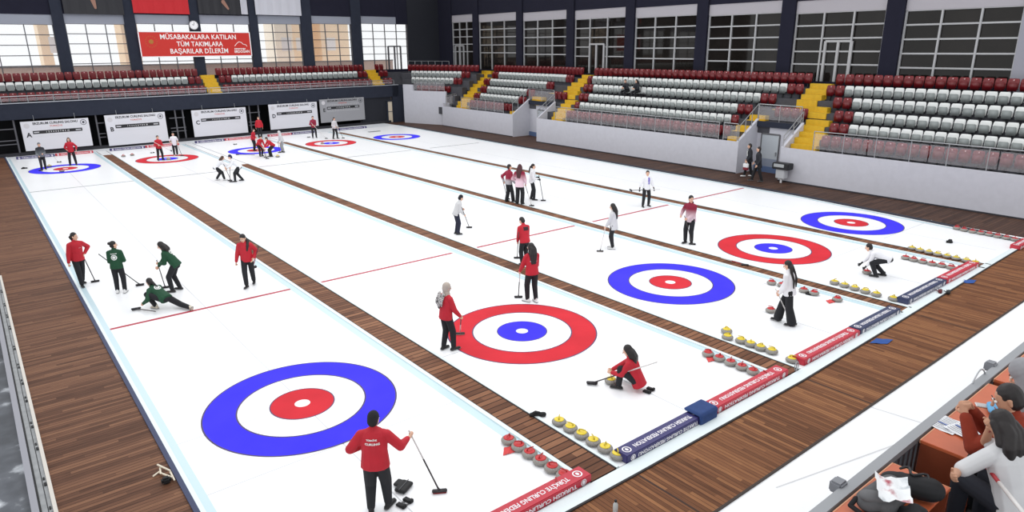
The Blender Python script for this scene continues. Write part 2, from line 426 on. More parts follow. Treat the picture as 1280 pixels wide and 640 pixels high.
# ------------------------------------------------------------------ right-hand stand
import bisect
XP = [-14, 6.6, 9.25, 26.4, 29.9, 39.7, 60]; FP = [27.85, 28.2, 28.36, 28.67, 29.21, 29.53, 30.2]
def xr(y):
    if y <= XP[0]: return FP[0]
    k = min(bisect.bisect(XP, y), len(XP)-1); a, b = XP[k-1], XP[k]
    return FP[k-1]+(FP[k]-FP[k-1])*(y-a)/(b-a)
def S(y, off, z): return V((xr(y)+off, y, z))
def sbox(mb, y0, y1, o0, o1, z0, z1, n=1):
    for k in range(n):
        a = y0+(y1-y0)*k/n; b = y0+(y1-y0)*(k+1)/n
        mb.hexa([S(a, o0, z0), S(a, o1, z0), S(b, o1, z0), S(b, o0, z0)], [S(a, o0, z1), S(a, o1, z1), S(b, o1, z1), S(b, o0, z1)])
ZR = [1.6, 2.15, 2.7, 3.3, 3.85, 4.4]
def OFF(i): return .15+.8*i
# front walls
for y0, y1, n in ((-8, 6.65, 3), (9.25, 26.42, 4), (29.9, 40.45, 2)):
    m_ = MB(); sbox(m_, y0, y1, 0, .14, 0, 1.72, n); struct('wall_right', m_, WHITEW)
    m_ = MB(); sbox(m_, y0, y1, -.03, .0, 0, .06, n); struct('baseboard_right', m_, mat('dark foot joint', (50, 50, 56), .8))
# vomitory cheek walls (sloped top) + portal wall with door
for k, (ya, yb) in enumerate(((6.65, 9.25), (26.42, 29.9))):
    for yy, s in ((ya, -1), (yb, 1)):
        m_ = MB(); y2 = yy+s*.14
        o1_ = .004; yq = yy-s*.006
        m_.hexa([S(yq, o1_, 0), S(yq, 1.75, 0), S(y2, 1.75, 0), S(y2, o1_, 0)], [S(yq, o1_, 1.735), S(yq, 1.75, 2.85), S(y2, 1.75, 2.85), S(y2, o1_, 1.735)])
        struct('wall_right', m_, WHITEW)
    m_ = MB(); sbox(m_, ya, yb, 1.75, 1.9, 0, 2.7); struct('wall_right', m_, WHITEW)
    m_ = MB(); sbox(m_, ya, yb, 1.6, 1.76, 2.45, 2.74); struct('trim_11', m_, NAVY2)
    yc = (ya+yb)/2
    d0, d1 = (yc-.1, yc+.95) if k == 0 else (yc-.5, yc+.5)
    d = MB(); sbox(d, d0-.06, d0, 1.68, 1.76, 0, 2.1); sbox(d, d1, d1+.06, 1.68, 1.76, 0, 2.1); sbox(d, d0, d1, 1.68, 1.76, 2.04, 2.12)
    dr = d.build(f'door_{k+1}', DKALU); dr['kind'] = 'structure'
    d = MB(); sbox(d, d0, d1, 1.7, 1.75, .75, 2.04); d.build('pane', mat('door glass', (178, 184, 190), .15), dr)
    d = MB(); sbox(d, d0, d1, 1.69, 1.75, .1, .75); d.build('lower_panel', mat('grey blue panel', (132, 140, 156), .5), dr)
    d = MB(); sbox(d, d0+.08, d0+.13, 1.62, 1.69, .95, 1.15); d.build('door_handle', STEEL, dr)
    m_ = MB(); sbox(m_, ya, yb, 1.66, 1.74, 0, .32); struct('baseboard_right', m_, mat('blue skirting', (84, 104, 140), .6))
# tread extents per row: [(y0,y1)] concrete, stairs yellow
STC = {  # stair y-range per row (main flights)
 'cd': [(5.1, 6.45), (5.15, 6.5), (5.4, 6.65), (5.95, 9.0), (6.8, 8.0), (6.75, 8.0)],
 'bc': [(24.15, 25.35), (24.2, 25.6), (24.6, 25.7), (24.95, 28.3), (25.35, 26.8), (25.45, 26.45)],
 'ab': [(37.3, 38.9), (37.8, 39.3), (37.9, 39.5), (38.45, 39.9), (38.2, 40.2), (39.1, 40.6)]}
FLT = {'cd': [(9.35, 10.35), (9.35, 10.4), (9.1, 10.1)], 'bc': [(30.0, 31.0), (30.0, 30.2), (28.6, 30.1)]}
m_ = MB()
for i in range(6):
    o0, o1 = OFF(i), OFF(i)+.8
    segs = [(-8, 6.6), (9.3, 26.4), (29.95, 41.5)] if i < 2 else [(-8, 41.5)]
    for a, b in segs: sbox(m_, a, b, o0, o1, ZR[i]-.6, ZR[i], max(1, int((b-a)/5)))
sbox(m_, -8, 48, OFF(6), 5.75, 4.2, 4.42, 8)
struct('floor', m_, CONC)
m_ = MB()
for key, rows in STC.items():
    for i, (a, b) in enumerate(rows):
        o0 = OFF(i)
        if i == 3 and key in ('cd', 'bc'):
            sbox(m_, a, b, o0+.0, o0+.8, ZR[i]+.004, ZR[i]+.02)
            a2, b2 = rows[2][0]+.4, rows[2][1]+.5
            sbox(m_, a2, b2, o0-.02, o0+.4, ZR[i]-.28, ZR[i]+.021)
            sbox(m_, a2+.2, b2+.6, o0+.4, o0+.8, ZR[i], ZR[i]+.27)
        else:
            sbox(m_, a, b, o0-.01, o0+.4, ZR[i]-.5, ZR[i]+.015); sbox(m_, a, b, o0+.4, o0+.8, ZR[i]-.5, ZR[i]+.275)
for key, rows in FLT.items():
    for i, (a, b) in enumerate(rows):
        o0 = OFF(i); sbox(m_, a, b, o0, o0+.4, ZR[i]-.3, ZR[i]+.015); sbox(m_, a, b, o0+.4, o0+.8, ZR[i]-.1, ZR[i]+.275)
struct('floor', m_, YEL)

# chamfered corner wall between both stands (starts beyond the last right-hand stairs)
P0, P1 = V((30.02, 40.5, 0)), V((28.5, 44.98, 0)); CD_ = (P1-P0).normalized(); CN = V((CD_.y*1, -CD_.x, 0))
if CN.x < 0: CN = -CN
CL = (P1-P0).length
def K(s, off, z): return P0+CD_*s+CN*off+V((0, 0, z))
def kbox(mb, s0, s1, o0, o1, z0, z1):
    mb.hexa([K(s0, o0, z0), K(s1, o0, z0), K(s1, o1, z0), K(s0, o1, z0)], [K(s0, o0, z1), K(s1, o0, z1), K(s1, o1, z1), K(s0, o1, z1)])
m_ = MB(); kbox(m_, 0, CL-.9, 0, .15, 0, 2.98); kbox(m_, CL-.9, CL+.3, 0, .15, 0, 3.5)
struct('wall_right', m_, WHITEW)
m_ = MB(); sbox(m_, 40.3, 40.45, 0, 1.3, 0, 2.0); struct('wall_right', m_, WHITEW)
CZ_ = [2.6, 3.3, 3.85, 4.4]
m_ = MB()
for i in range(4): kbox(m_, -.9-.3*i, CL+.4+.65*i, .15+.7*i, .15+.7*(i+1), CZ_[i]-.8, CZ_[i])
kbox(m_, -2, CL+5, 2.95, 5, 3.9, 4.4)
struct('floor', m_, CONC)

# ------------------------------------------------------------------ far stand (balcony over the scoreboards)
def yF(x): return 44.15+.07*x
def F_(x, off, z): return V((x, yF(x)+off, z))
def fbox(mb, x0, x1, o0, o1, z0, z1):
    mb.hexa([F_(x0, o0, z0), F_(x1, o0, z0), F_(x1, o1, z0), F_(x0, o1, z0)], [F_(x0, o0, z1), F_(x1, o0, z1), F_(x1, o1, z1), F_(x0, o1, z1)])
m_ = MB(); fbox(m_, -7, 28.4, 0, .25, 2.38, 3.42); struct('wall_back', m_, NAVY2)
m_ = MB(); fbox(m_, -7, 28.4, -.05, .3, 3.42, 3.46); struct('trim_12', m_, mat('pale coping', (168, 172, 180), .5))
m_ = MB(); fbox(m_, -7, 28.4, .25, 5, 2.38, 2.5); struct('ceiling', m_, DARK)
ZF = [3.25, 3.92, 4.48]
m_ = MB()
for i in range(3): fbox(m_, -7, 28.6, .25+.8*i, 1.05+.8*i, 2.5, ZF[i])
fbox(m_, -7, 34, 2.65, 3.3, 2.5, 4.5)
struct('floor', m_, CONC)
m_ = MB()
for (a0, a1, b0, b1) in (((240, 115), (245, 87), 0, 0),):
    pass
for x0, x1 in ((11.25, 12.3), (26.2, 27.3)):
    for i in range(3):
        fbox(m_, x0, x1, .27+.8*i-.03, .65+.8*i, ZF[i]-.7, ZF[i]+.015); fbox(m_, x0, x1, .65+.8*i, 1.05+.8*i, ZF[i]-.7, ZF[i]+.3)
struct('floor', m_, YEL)
# dark wall under the balcony, with the glazed lower openings
m_ = MB(); fbox(m_, -7, 28.2, 2.6, 2.8, 0, 2.4); struct('wall_back', m_, DARK)
m_ = MB(); fbox(m_, -7, 27.4, -.02, .12, 0, .22); struct('baseboard_back', m_, mat('dark plinth', (38, 38, 44), .8))
m_ = MB()
for x in (-2.9, -1.7, 3.1, 8.4, 8.95, 14.1, 14.85, 24.3): fbox(m_, x, x+.1, .25, .35, .2, 2.38)
for xa, xb in ((-2.9, -1.6), (3.1, 3.6), (8.0, 9.1), (14.0, 15.0)):
    for z in (.75, 1.0, 1.75): fbox(m_, xa, xb, .26, .32, z, z+.06)
struct('trim_13', m_, mat('dull grey steel', (92, 92, 98), .6))
m_ = MB(); fbox(m_, 27.72, 29.2, .0, .3, 0, 3.42); struct('wall_back', m_, NAVY2)
m_ = MB(); fbox(m_, 24.35, 27.6, .1, .3, 0, 2.4); struct('wall_back', m_, mat('navy black', (27, 29, 38), .8))
# side door beside the far right corner
d = MB(); fbox(d, 27.0, 27.12, -.06, .1, 0, 2.0); fbox(d, 27.6, 27.72, -.06, .1, 0, 2.0); fbox(d, 27.0, 27.72, -.06, .1, 1.95, 2.05)
dr = d.build('door_3', NAVY2); dr['kind'] = 'structure'
d = MB(); fbox(d, 27.12, 27.6, .0, .08, .05, 1.95); d.build('pane', mat('warm lit pane', (214, 200, 178), .3), dr)
d = MB(); fbox(d, 27.12, 27.6, -.03, .02, 1.0, 1.06); d.build('push_bar', DKALU, dr)
# ------------------------------------------------------------------ window walls
ZB, ZG, ZT, ZTOP = 4.75, 8.45, 9.05, 13.5
wcount = [0]
def window(mk, a, b, nv, ZG, glz, frm, blind, w=.07, doors=(), wallm=None, sp=.69):
    """mk(mb, t0, t1, d0, d1, z0, z1) draws a box in the wall's own frame"""
    wcount[0] += 1; ZT = ZG+.65; zs = [ZG-sp*k for k in range(1, 5)]
    up = MB(); mk(up, a, b, -.1, .2, ZT, ZTOP); struct('wall_right' if mk.__name__ == 'mkr' else 'wall_back', up, NAVY)
    g = MB(); mk(g, a, b, .06, .08, ZB, ZG)
    fr = MB(); mk(fr, a, a+w, -.04, .05, ZB, ZG); mk(fr, b-w, b, -.04, .05, ZB, ZG); mk(fr, a, b, -.04, .05, ZG-w/2, ZG+w/2)
    for z in zs: mk(fr, a, b, -.03, .05, z-w*.45, z+w*.45)
    for k in range(1, nv):
        t = a+(b-a)*k/nv; mk(fr, t-w*.5, t+w*.5, -.05, .05, ZB, ZG)
    o = fr.build(f'window_{wcount[0]}', frm); o['kind'] = 'structure'
    g.build('pane', glz, o)
    if blind:
        bl = MB(); mk(bl, a, b, -.06, .04, ZG, ZT); bl.build('roller_blind', blind, o)
    for (d0, d1, zt) in doors:
        d = MB()
        for t in (d0, (d0+d1)/2, d1): mk(d, t-.07, t+.07, -.06, .05, ZB, zt)
        mk(d, d0, d1, -.06, .05, zt-.06, zt+.06); d.build('door_leaf', frm, o)
        d = MB(); mk(d, d0+.05, d1-.05, .051, .059, ZB, zt); d.build('door_pane', glz, o)
BLIND = mat('pale grey roller blind', (172, 168, 174), .8)
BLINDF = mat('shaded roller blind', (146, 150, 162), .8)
GLR = mat('dark window glass', (30, 27, 25), .03, spec=.32, noise=.35, nscale=.5)
GLF = veil('clear window glass', (250, 250, 250), .04)
# right wall
YC = [(-3.2, -1.15, mat('lilac grey pillar', (150, 150, 160), .8)), (3.95, 4.85, NAVY), (9.95, 10.8, NAVY), (15.95, 16.8, NAVY), (22.2, 23.05, NAVY), (28.85, 29.85, NAVY), (35.65, 36.5, NAVY), (42.45, 43.35, NAVY), (47.2, 52, NAVY)]
WO = 5.6
for a, b, c in YC:
    m_ = MB(); sbox(m_, a, b, WO-.12, WO+.4, 4.2, ZTOP); struct('wall_right', m_, c)
m_ = MB(); sbox(m_, 47.2, 52, WO, WO+.3, ZT, ZTOP, 2); struct('wall_right', m_, NAVY)
m_ = MB(); sbox(m_, -9, 52, WO, WO+.3, 3, ZB, 10); struct('wall_right', m_, NAVY)
m_ = MB(); sbox(m_, -9, -3.2, WO, WO+.3, 4, ZTOP); struct('wall_right', m_, mat('lilac grey pillar', (150, 150, 160), .8))
def mkr(mb, t0, t1, d0, d1, z0, z1): sbox(mb, t0, t1, WO+.1+d0, WO+.1+d1, z0, z1)
ZS = [5.25, 6.05, 6.85, 7.65]
for k in range(len(YC)-1):
    a, b = YC[k][1], YC[k+1][0]
    dd = [(6.5, 8.0, 6.9)] if k == 1 else ([(25.3, 26.9, 6.9)] if k == 4 else ([(45.3, 46.8, 6.9)] if k == 7 else []))
    window(mkr, a, b, 3, 8.3+.009*(a+b), GLR, ALU, BLIND, .09, dd)
# far wall
WF = 3.0
XC = [(-9, -3.2), (1.95, 2.66), (6.5, 7.24), (11.14, 11.9), (15.9, 16.6), (20.45, 21.45), (25.4, 26.4)]
for a, b in XC:
    m_ = MB(); fbox(m_, a, b, WF-.12, WF+.4, 4.2, ZTOP); struct('wall_back', m_, NAVY2)
m_ = MB(); fbox(m_, 31.6, 37, WF-.05, WF+.4, 3, ZTOP); struct('wall_back', m_, mat('navy black', (27, 29, 38), .8))
m_ = MB(); fbox(m_, -9, -3.2, WF, WF+.3, ZT, ZTOP); struct('wall_back', m_, NAVY)
m_ = MB(); fbox(m_, 30.3, 37, WF-.02, WF+.3, 8.95, ZTOP); struct('wall_back', m_, NAVY)
m_ = MB(); fbox(m_, -9, 34.5, WF, WF+.3, 3, ZB); struct('wall_back', m_, NAVY)
def mkf(mb, t0, t1, d0, d1, z0, z1): fbox(mb, t0, t1, WF+.1+d0, WF+.1+d1, z0, z1)
FRF = mat('slate window frame', (78, 78, 84), .5)
XB = [(-3.2, 1.95), (2.66, 6.5), (7.24, 11.14), (11.9, 15.9), (16.6, 20.45), (21.45, 25.4), (26.4, 31.6)]
for k, (a, b) in enumerate(XB):
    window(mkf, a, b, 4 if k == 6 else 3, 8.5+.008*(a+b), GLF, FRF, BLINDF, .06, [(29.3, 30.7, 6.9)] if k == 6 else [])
# buildings seen through the far windows (thing per building)
CRM = mat('cream render', (255, 244, 226), .9); BEI = mat('beige render', (250, 226, 196), .9)
def outside(x, y, w, h, c, label):
    t = thing('apartment_building', label, 'building', (x, y, 0), 0, 'buildings outside the far windows')
    b = MB(); b.box((0, 0, h/2), (w, 3, h)); b.build('wall', c, t)
    b = MB(); b.box((0, 0, h+.1), (w+.4, 3.3, .25)); b.build('roof', mat('pale roof slab', (210, 206, 200), .8), t)
    for k in range(int(h/2.8)):
        for j in range(max(1, int(w/2.2))):
            wb = MB(); wb.box((-w/2+1.1+j*2.2, -1.52, 1.6+k*2.8), (1.0, .06, 1.3)); wb.build('window', mat('pale pane', (238, 236, 236), .3), t)
outside(2.35, 60, .75, 14, BEI, 'narrow beige building seen through the leftmost far window')
outside(8.75, 60, 1.3, 9.5, BEI, 'narrow beige building seen behind the second far window from the left')
outside(22.6, 60, 1.8, 14, CRM, 'cream building left in the window right of the red slogan banner')
outside(25.2, 62, 2.4, 14, BEI, 'beige building right in the window right of the red slogan banner')
outside(29.0, 62, 3.2, 13, BEI, 'beige building seen through the window right of the white flag')
t = thing('terrace_wall', 'pale pinkish terrace wall seen low behind the far windows', 'wall', (14, 53.5, 0))
b = MB(); b.box((0, 0, 2.75), (36, .2, 5.5)); b.build('wall_panel', mat('pinkish terrace wall', (240, 206, 190), .9), t)
b = MB(); b.box((0, -.05, 5.55), (36, .3, .1)); b.build('coping', mat('grey terrace coping', (150, 140, 136), .8), t)
# upper end wall strip under the roof, left wall stub beside the far boards
m_ = MB(); m_.bbox((-9.2, 43.5, -.1), (-8.9, 48, 13.5)); struct('wall_left', m_, NAVY)
# ------------------------------------------------------------------ seats
def seat_parts(pan_c):
    """local: faces -X, backrest at x=0, floor at z=0"""
    b = MB()
    cols = 7; rows = [(.3, .03, .19), (.4, .0, .22), (.62, .03, .225), (.74, .05, .215), (.8, .065, .18)]
    vs = []
    for z, x, hw in rows:
        for k in range(cols):
            t = -1+2*k/(cols-1); vs.append((x-.05*t*t, t*hw, z))
    nr = len(rows)
    th = [(p[0]+.03, p[1], p[2]) for p in vs]
    n = len(vs); fs = []
    for r in range(nr-1):
        for k in range(cols-1):
            a = r*cols+k; fs += [(a, a+1, a+cols+1, a+cols), (n+a+cols, n+a+cols+1, n+a+1, n+a)]
    rim = [k for k in range(cols)]+[r*cols+cols-1 for r in range(1, nr)]+[(nr-1)*cols+k for k in range(cols-2, -1, -1)]+[r*cols for r in range(nr-2, 0, -1)]
    for i in range(len(rim)):
        a, c = rim[i], rim[(i+1) % len(rim)]; fs.append((a, n+a, n+c, c))
    b.add(vs+th, fs)
    p = MB(); p.rbox((-.1, 0, .44), (.05, .38, .38), .03, M.Rotation(math.radians(-8), 3, 'Y'))
    f_ = MB(); f_.bbox((-.06, -.2, .3), (.06, .2, .34)); f_.bbox((-.02, -.03, 0), (.05, .03, .32))
    return b, p, f_
_b, _p, _f = seat_parts(None)
SM = {}
for nm, bc, pc in (('red', REDP, mat('red seat pan plastic', (104, 12, 20), .35)), ('white', WHP, GRP)):
    SM[nm] = (_b.mesh('backrest', bc, True), _p.mesh('seat_pan', pc, True), _f.mesh('bracket', INK))
_n = MB(); _n.cyl((-.002, 0, .735), (-.016, 0, .73), .03, .03, 10); DOTM = _n.mesh('pale_dot', mat('pale seat dot', (226, 190, 190), .4))  # small pale dot near the top of each red backrest
seats = []   # (pos, facing rotation, colour, label)
def rowfill(y0, y1, reds0, reds1, row, blk, allred=False, sp=.5):
    n = max(1, int(round(abs(y1-y0)/sp))); st = (y1-y0)/n
    for k in range(n):
        y = y0+st*(k+.5)
        c = 'red' if allred or k < reds0 or k >= n-reds1 else 'white'
        seats.append((S(y, .9+.8*row-.02, ZR[row]), c, k+1, row, blk))
DS = [5.05, 5.1, 5.35, 5.9, 6.75, 6.7]
for r in range(6):
    rowfill(DS[r], -4.2, 2, 0, r, 'D', r in (0, 5))
CS = [(24.1, 10.4, 0, 0), (24.1, 10.45, 1, 1), (24.5, 10.15, 2, 2), (24.9, 9.2, 2, 2), (25.3, 8.07, 1, 2), (25.4, 8.07, 0, 0)]
for r, (a, b, c, d) in enumerate(CS): rowfill(a, b, c, d, r, 'C', r in (0, 5))
rowfill(8.75, 6.75, 0, 0, 2, 'CDin', True)
rowfill(27.4, 25.75, 0, 0, 2, 'BCin', True)
BS = [(37.2, 31.05, 0, 0), (37.7, 30.25, 2, 2), (37.8, 30.15, 2, 2), (38.4, 28.55, 2, 2), (38.2, 26.9, 2, 2), (39.0, 26.6, 0, 0)]
for r, (a, b, c, d) in enumerate(BS): rowfill(a, b, c, d, r, 'B', r in (0, 5))
seats.sort(key=lambda s: (s[0]-CAM).length)
ROWN = ['front', 'second', 'third', 'fourth', 'fifth', 'top']
BLK = {'D': 'the right end block', 'C': 'the middle block', 'CDin': 'the short row above the doorway', 'B': 'the third block', 'BCin': 'the short row above the far doorway'}
TAKEN = []
def occupied(p):
    return any((p-q).length < .42 for q in TAKEN)
# two spectators sit in the fourth row of the middle block
SPECT = [S(20.35, .85+.8*3, ZR[3]), S(19.4, .85+.8*3, ZR[3])]
TAKEN += SPECT
protos = {}
nind = 0; stuff = []
_pf = MB(); _pf.rbox((-.22, 0, .43), (.36, .38, .05), .02); PANF = {k: _pf.mesh('seat_pan', SM[k][1].materials[0], True) for k in SM}
for p, c, k, r, blk in seats:
    if nind >= 300: stuff.append((p, PI*0, c)); continue
    nind += 1
    gr = f'{c} stand seats'
    if blk in ('CDin', 'BCin'): lab = f'red tip-up stand seat, {ordw(k)} from the left in {BLK[blk]}'
    else: lab = f'{c} tip-up stand seat, {ordw(k)} from the left, {ROWN[r]} row of {BLK[blk]}'
    key = (c, occupied(p))
    if key not in protos:
        t = thing('stadium_seat', lab, 'seat', p, 0, gr)
        for mname, me in (('backrest', SM[c][0]), ('seat_pan', PANF[c] if key[1] else SM[c][1]), ('bracket', SM[c][2])) + ((('pale_dot', DOTM),) if c == 'red' else ()):
            o = bpy.data.objects.new(mname, me); C.objects.link(o); o.parent = t
        protos[key] = t
    else:
        dup(protos[key], p, 0, lab, gr)
# remaining seats: far blocks, corner block and far stand as one object
SB = {'red': (_b, _p, _f, 0, 1), 'white': (_b, _p, _f, 2, 3)}
big = MB()
def put(p, ang, c):
    R = M.Rotation(ang, 3, 'Z'); b, pn, f_, i0, i1 = SB[c]
    big.cur = i0; big.add([R @ q+p for q in b.v], b.f)
    big.cur = i1; big.add([R @ q+p for q in pn.v], pn.f)
    if c == 'red': big.cur = 4; big.add([R @ V((-.02, .03*math.cos(t), .735+.03*math.sin(t)))+p for t in [k*PI/3 for k in range(6)]], [(0, 1, 2, 3, 4, 5)])
for p, a, c in stuff: put(p, a, c)
# corner block rows (face the hall across the chamfer)
ca = math.atan2(CN.y, CN.x)
for r in range(4):
    s0, s1 = [(.0, 4.2), (-.8, 5.2), (-1.2, 6.0), (-1.7, 6.9)][r]
    n = int((s1-s0)/.5)
    for k in range(n):
        s = s0+(k+.5)*.5; c = 'red' if r in (0, 3) or k < 2 else 'white'
        put(K(s, .15+.7*r+.62, CZ_[r]), ca, c)
# far stand
fa = PI/2+math.atan(.07)
for r in range(3):
    for x0, x1, lw, rw in ((-3.6, 11.1, 2, 2), (12.45, 26.05, 2, 2)):
        n = int((x1-x0)/.5)
        for k in range(n):
            x = x0+(k+.5)*(x1-x0)/n
            c = 'white' if (r == 1 and lw <= k < n-rw) else 'red'
            put(F_(x, .92+.8*r, ZF[r]), fa, c)
    for x in (27.55, 28.05): put(F_(x, .92+.8*r, ZF[r]), fa, 'red')
REDPF = mat('dull red seat plastic', (112, 20, 28), .45)
ob = big.build('stadium_seat', [REDPF, mat('red seat pan plastic', (104, 12, 20), .35), WHP, GRP, mat('pale seat dot', (226, 190, 190), .4)])
tag(ob, 'red and white tip-up seats of the far stand and the distant corner blocks', 'seat', None, 'stuff')

# ------------------------------------------------------------------ guard rails of the stands
RGL = veil('rail glass', (225, 222, 226), .12)
def railing(label, pts, h, n_post, glassy=True, grp='stand guard rails', mid=False):
    """pts: polyline of foot points"""
    t = thing('guard_rail', label, 'railing', pts[0], 0, grp); o = pts[0]
    L = [p-o for p in pts]
    tr = MB(); gp = MB()
    for a, b in zip(L, L[1:]):
        up = V((0, 0, h)); tr.cyl(a+up, b+up, .025, .025, 8)
        if mid: tr.cyl(a+up*.5, b+up*.5, .018, .018, 8)
        e = (b-a).cross(V((0, 0, 1))).normalized()*.006
        g0, g1 = V((0, 0, .1)), V((0, 0, h-.1)); d = (b-a)*.01
        gp.hexa([a+d-e+g0, b-d-e+g0, b-d+e+g0, a+d+e+g0], [a+d-e+g1, b-d-e+g1, b-d+e+g1, a+d+e+g1])
    tr.build('top_rail', STEEL, t)
    if glassy: gp.build('glass_panel', RGL, t)
    tot = sum((b-a).length for a, b in zip(L, L[1:]))
    for k in range(n_post+1):
        s = tot*k/n_post
        for a, b in zip(L, L[1:]):
            l = (b-a).length
            if s <= l+1e-6:
                q = a+(b-a)*(s/l); break
            s -= l
        pm = MB(); pm.cyl(q, q+V((0, 0, h)), .022, .022, 8); pm.build('post', STEEL, t)
    return t
def line(f, a, b, off, z, n=4): return [f(a+(b-a)*k/n, off, z) for k in range(n+1)]
railing('long glass guard rail on the white wall below the right end seating block', line(S, 5.0, -5.5, .07, 1.72), .95, 7)
railing('long glass guard rail on the white wall below the middle seating block', line(S, 24.4, 10.6, .07, 1.72), .95, 12)
railing('glass guard rail on the white wall below the third seating block', line(S, 37.4, 31.2, .07, 1.72), .95, 5)
railing('short steel stair rail left of the doorway with the dustbin beside it', [S(10.3, .07, 1.72), S(9.4, .07, 1.72)], .95, 1)
railing('sloping steel handrail on the left cheek of the near doorway', [S(9.3, .05, 1.76), S(9.3, 1.72, 2.86)], .8, 3, False)
railing('steel guard rail with glass above the near doorway', [S(9.28, 1.75, 2.74), S(6.7, 1.75, 2.74)], .9, 2)
railing('sloping steel handrail on the right cheek of the near doorway', [S(6.58, .05, 1.76), S(6.58, 1.72, 2.86)], .55, 2, False, mid=True)
railing('steel guard rail above the far doorway', [S(29.9, 1.75, 2.74), S(26.45, 1.75, 2.74)], .9, 2)
railing('sloping steel handrail on the left cheek of the far doorway', [S(29.98, .05, 1.76), S(29.98, 1.72, 2.86)], .8, 3, False)
railing('sloping steel handrail on the right cheek of the far doorway', [S(26.36, .05, 1.76), S(26.36, 1.72, 2.86)], .55, 2, False, mid=True)
railing('steel rail at the foot of the farthest yellow stairs', [S(39.9, .07, 1.72), S(39.9, 1.2, 1.9)], .9, 2)
railing('glass guard rail on the corner wall below the corner seats', [K(.2, .07, 2.98), K(CL-1.0, .07, 2.98)], .85, 4)
railing('long low glass guard rail along the far balcony, left of its first stairs', [F_(-5, .12, 3.46), F_(11.1, .12, 3.46)], .42, 11)
railing('long low glass guard rail along the far balcony between its two stairs', [F_(11.2, .12, 3.46), F_(28.0, .12, 3.46)], .42, 12)
railing('thin steel rail before the dark corner wall above the corner seats', [K(2.0, 3.2, 4.42), K(7.0, 3.2, 4.42)], 1.1, 6, False)

# ------------------------------------------------------------------ bin by the doorway
pb = at(975, 226); t = thing('waste_bin', 'white pedestal bin with black lid box beside the near doorway', 'bin', V((27.83, 6.25, 0)))
b = MB(); b.rbox((0, 0, .48), (.36, .5, .5), .03); b.build('bin_body', mat('pale bin body', (190, 192, 196), .5), t)
b = MB(); b.rbox((-.02, -.02, .86), (.5, .9, .32), .03); b.build('lid_box', INK, t)
b = MB(); b.box((-.275, .05, .9), (.01, .55, .16)); b.build('lid_panel', mat('grey lid panel', (170, 174, 176), .4), t)
b = MB(); b.cyl((0, 0, 0), (0, 0, .25), .05, .05); b.build('pedestal', PW, t)

# ------------------------------------------------------------------ scoreboards
def scoreboard(letter, tl, br, shade):
    y0 = yF(0)
    x0 = tl[0]; x1 = br[0]; z1, z0 = tl[1], br[1]
    cx = (x0+x1)/2; w = x1-x0; h = z1-z0
    t = thing('scoreboard', f'white hanging scoreboard lettered {letter} under the far balcony', 'scoreboard', F_(cx, -.1, z0), math.atan(.07), 'scoreboards')
    b = MB(); b.rbox((0, 0, h/2), (w, .06, h), .01); b.build('panel', shade, t)
    fx = lambda u, v: frame(V((-w/2+u*w, -.034, h*(1-v))), (1, 0, 0), (0, 0, 1))
    text('ERZURUM CURLING SALONU', .21, INK, t, fx(.5, .09), fit=w*.66, bold=.03)
    text('TÜRKİYE', .14, mat('brick lettering', (190, 80, 70), .7), t, fx(.5, .2), fit=w*.19)
    text(letter, .42, INK, t, fx(.09, .47), bold=.03)
    b = MB(); b.bbox((-w/2+.15*w, -.036, h*.56), (-w/2+.88*w, -.03, h*.67)); b.build('score_strip', INK, t)
    text('1  2  3  4  5  6  7  8  9  10', .13, PW, t, frame(V((-w/2+.51*w, -.039, h*.612)), (1, 0, 0), (0, 0, 1)), name='end_numbers')
    b = MB()
    for a, c in ((.165, .24), (.78, .86)): b.bbox((-w/2+a*w, -.039, h*.6), (-w/2+c*w, -.037, h*.63))
    for k in range(12):
        xx = -w/2+(.15+.0608*k)*w; b.bbox((xx, -.034, h*.47), (xx+.01, -.032, h*.76))
    b.bbox((-w/2+.15*w, -.034, h*.47), (-w/2+.88*w, -.032, h*.478)); b.bbox((-w/2+.15*w, -.034, h*.755), (-w/2+.88*w, -.032, h*.762))
    b.build('score_grid', mat('pale grid line', (205, 206, 210), .7), t)
    b = MB(); b.cur = 0
    for c, r, z in ((w*.415, .19, .86),):
        for k in range(28):
            a, a2 = 2*PI*k/28, 2*PI*(k+1)/28
            b.add([(c+math.cos(s)*q, -.036, h*z+math.sin(s)*q) for q in (r, r-.035) for s in (a, a2)], [(0, 1, 3, 2)])
        b.add([(c+math.cos(2*PI*k/12)*.08, -.036, h*z+math.sin(2*PI*k/12)*.08) for k in range(12)], [tuple(range(12))])
    b.build('round_emblem', mat('grey print', (70, 70, 78), .7), t)
    b = MB(); c = -w*.42
    b.add([(c+math.cos(2*PI*k/16)*.17, -.036, h*.85+math.sin(2*PI*k/16)*.17) for k in range(16)], [tuple(range(16))]); b.build('faint_emblem', mat('faint print', (200, 198, 202), .7), t)
    b = MB()
    for s in (-1, 1): b.cyl((s*w*.3, 0, h), (s*w*.3, .04, 2.62-z0), .012, .012, 6)
    b.build('hanger', STEEL, t)
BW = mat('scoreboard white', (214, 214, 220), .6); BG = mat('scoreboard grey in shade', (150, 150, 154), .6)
def brd(l, tl, tr, br, bl, sh):
    def hp(u, v):
        d = ray(u, v); k = (yF(0)-.1+.07*CAM.x-CAM.y)/(d.y-.07*d.x); return CAM+d*k
    a, b, c, e = hp(*tl), hp(*tr), hp(*br), hp(*bl)
    scoreboard(l, ((a.x+e.x)/2, (a.z+b.z)/2), ((b.x+c.x)/2, (c.z+e.z)/2), sh)
brd('A', (25, 152.7), (110.6, 147), (116, 182), (32, 189), BW)
brd('B', (130, 144), (206, 140), (211, 177), (136, 181.5), BW)
brd('C', (239, 138.5), (307, 133.5), (310, 165.5), (243, 171.5), BW)
brd('D', (335, 131), (396, 127), (398, 157), (338.5, 162.5), BW)
brd('E', (399, 124.6), (455, 121.3), (456, 149.5), (401, 153.5), BG)

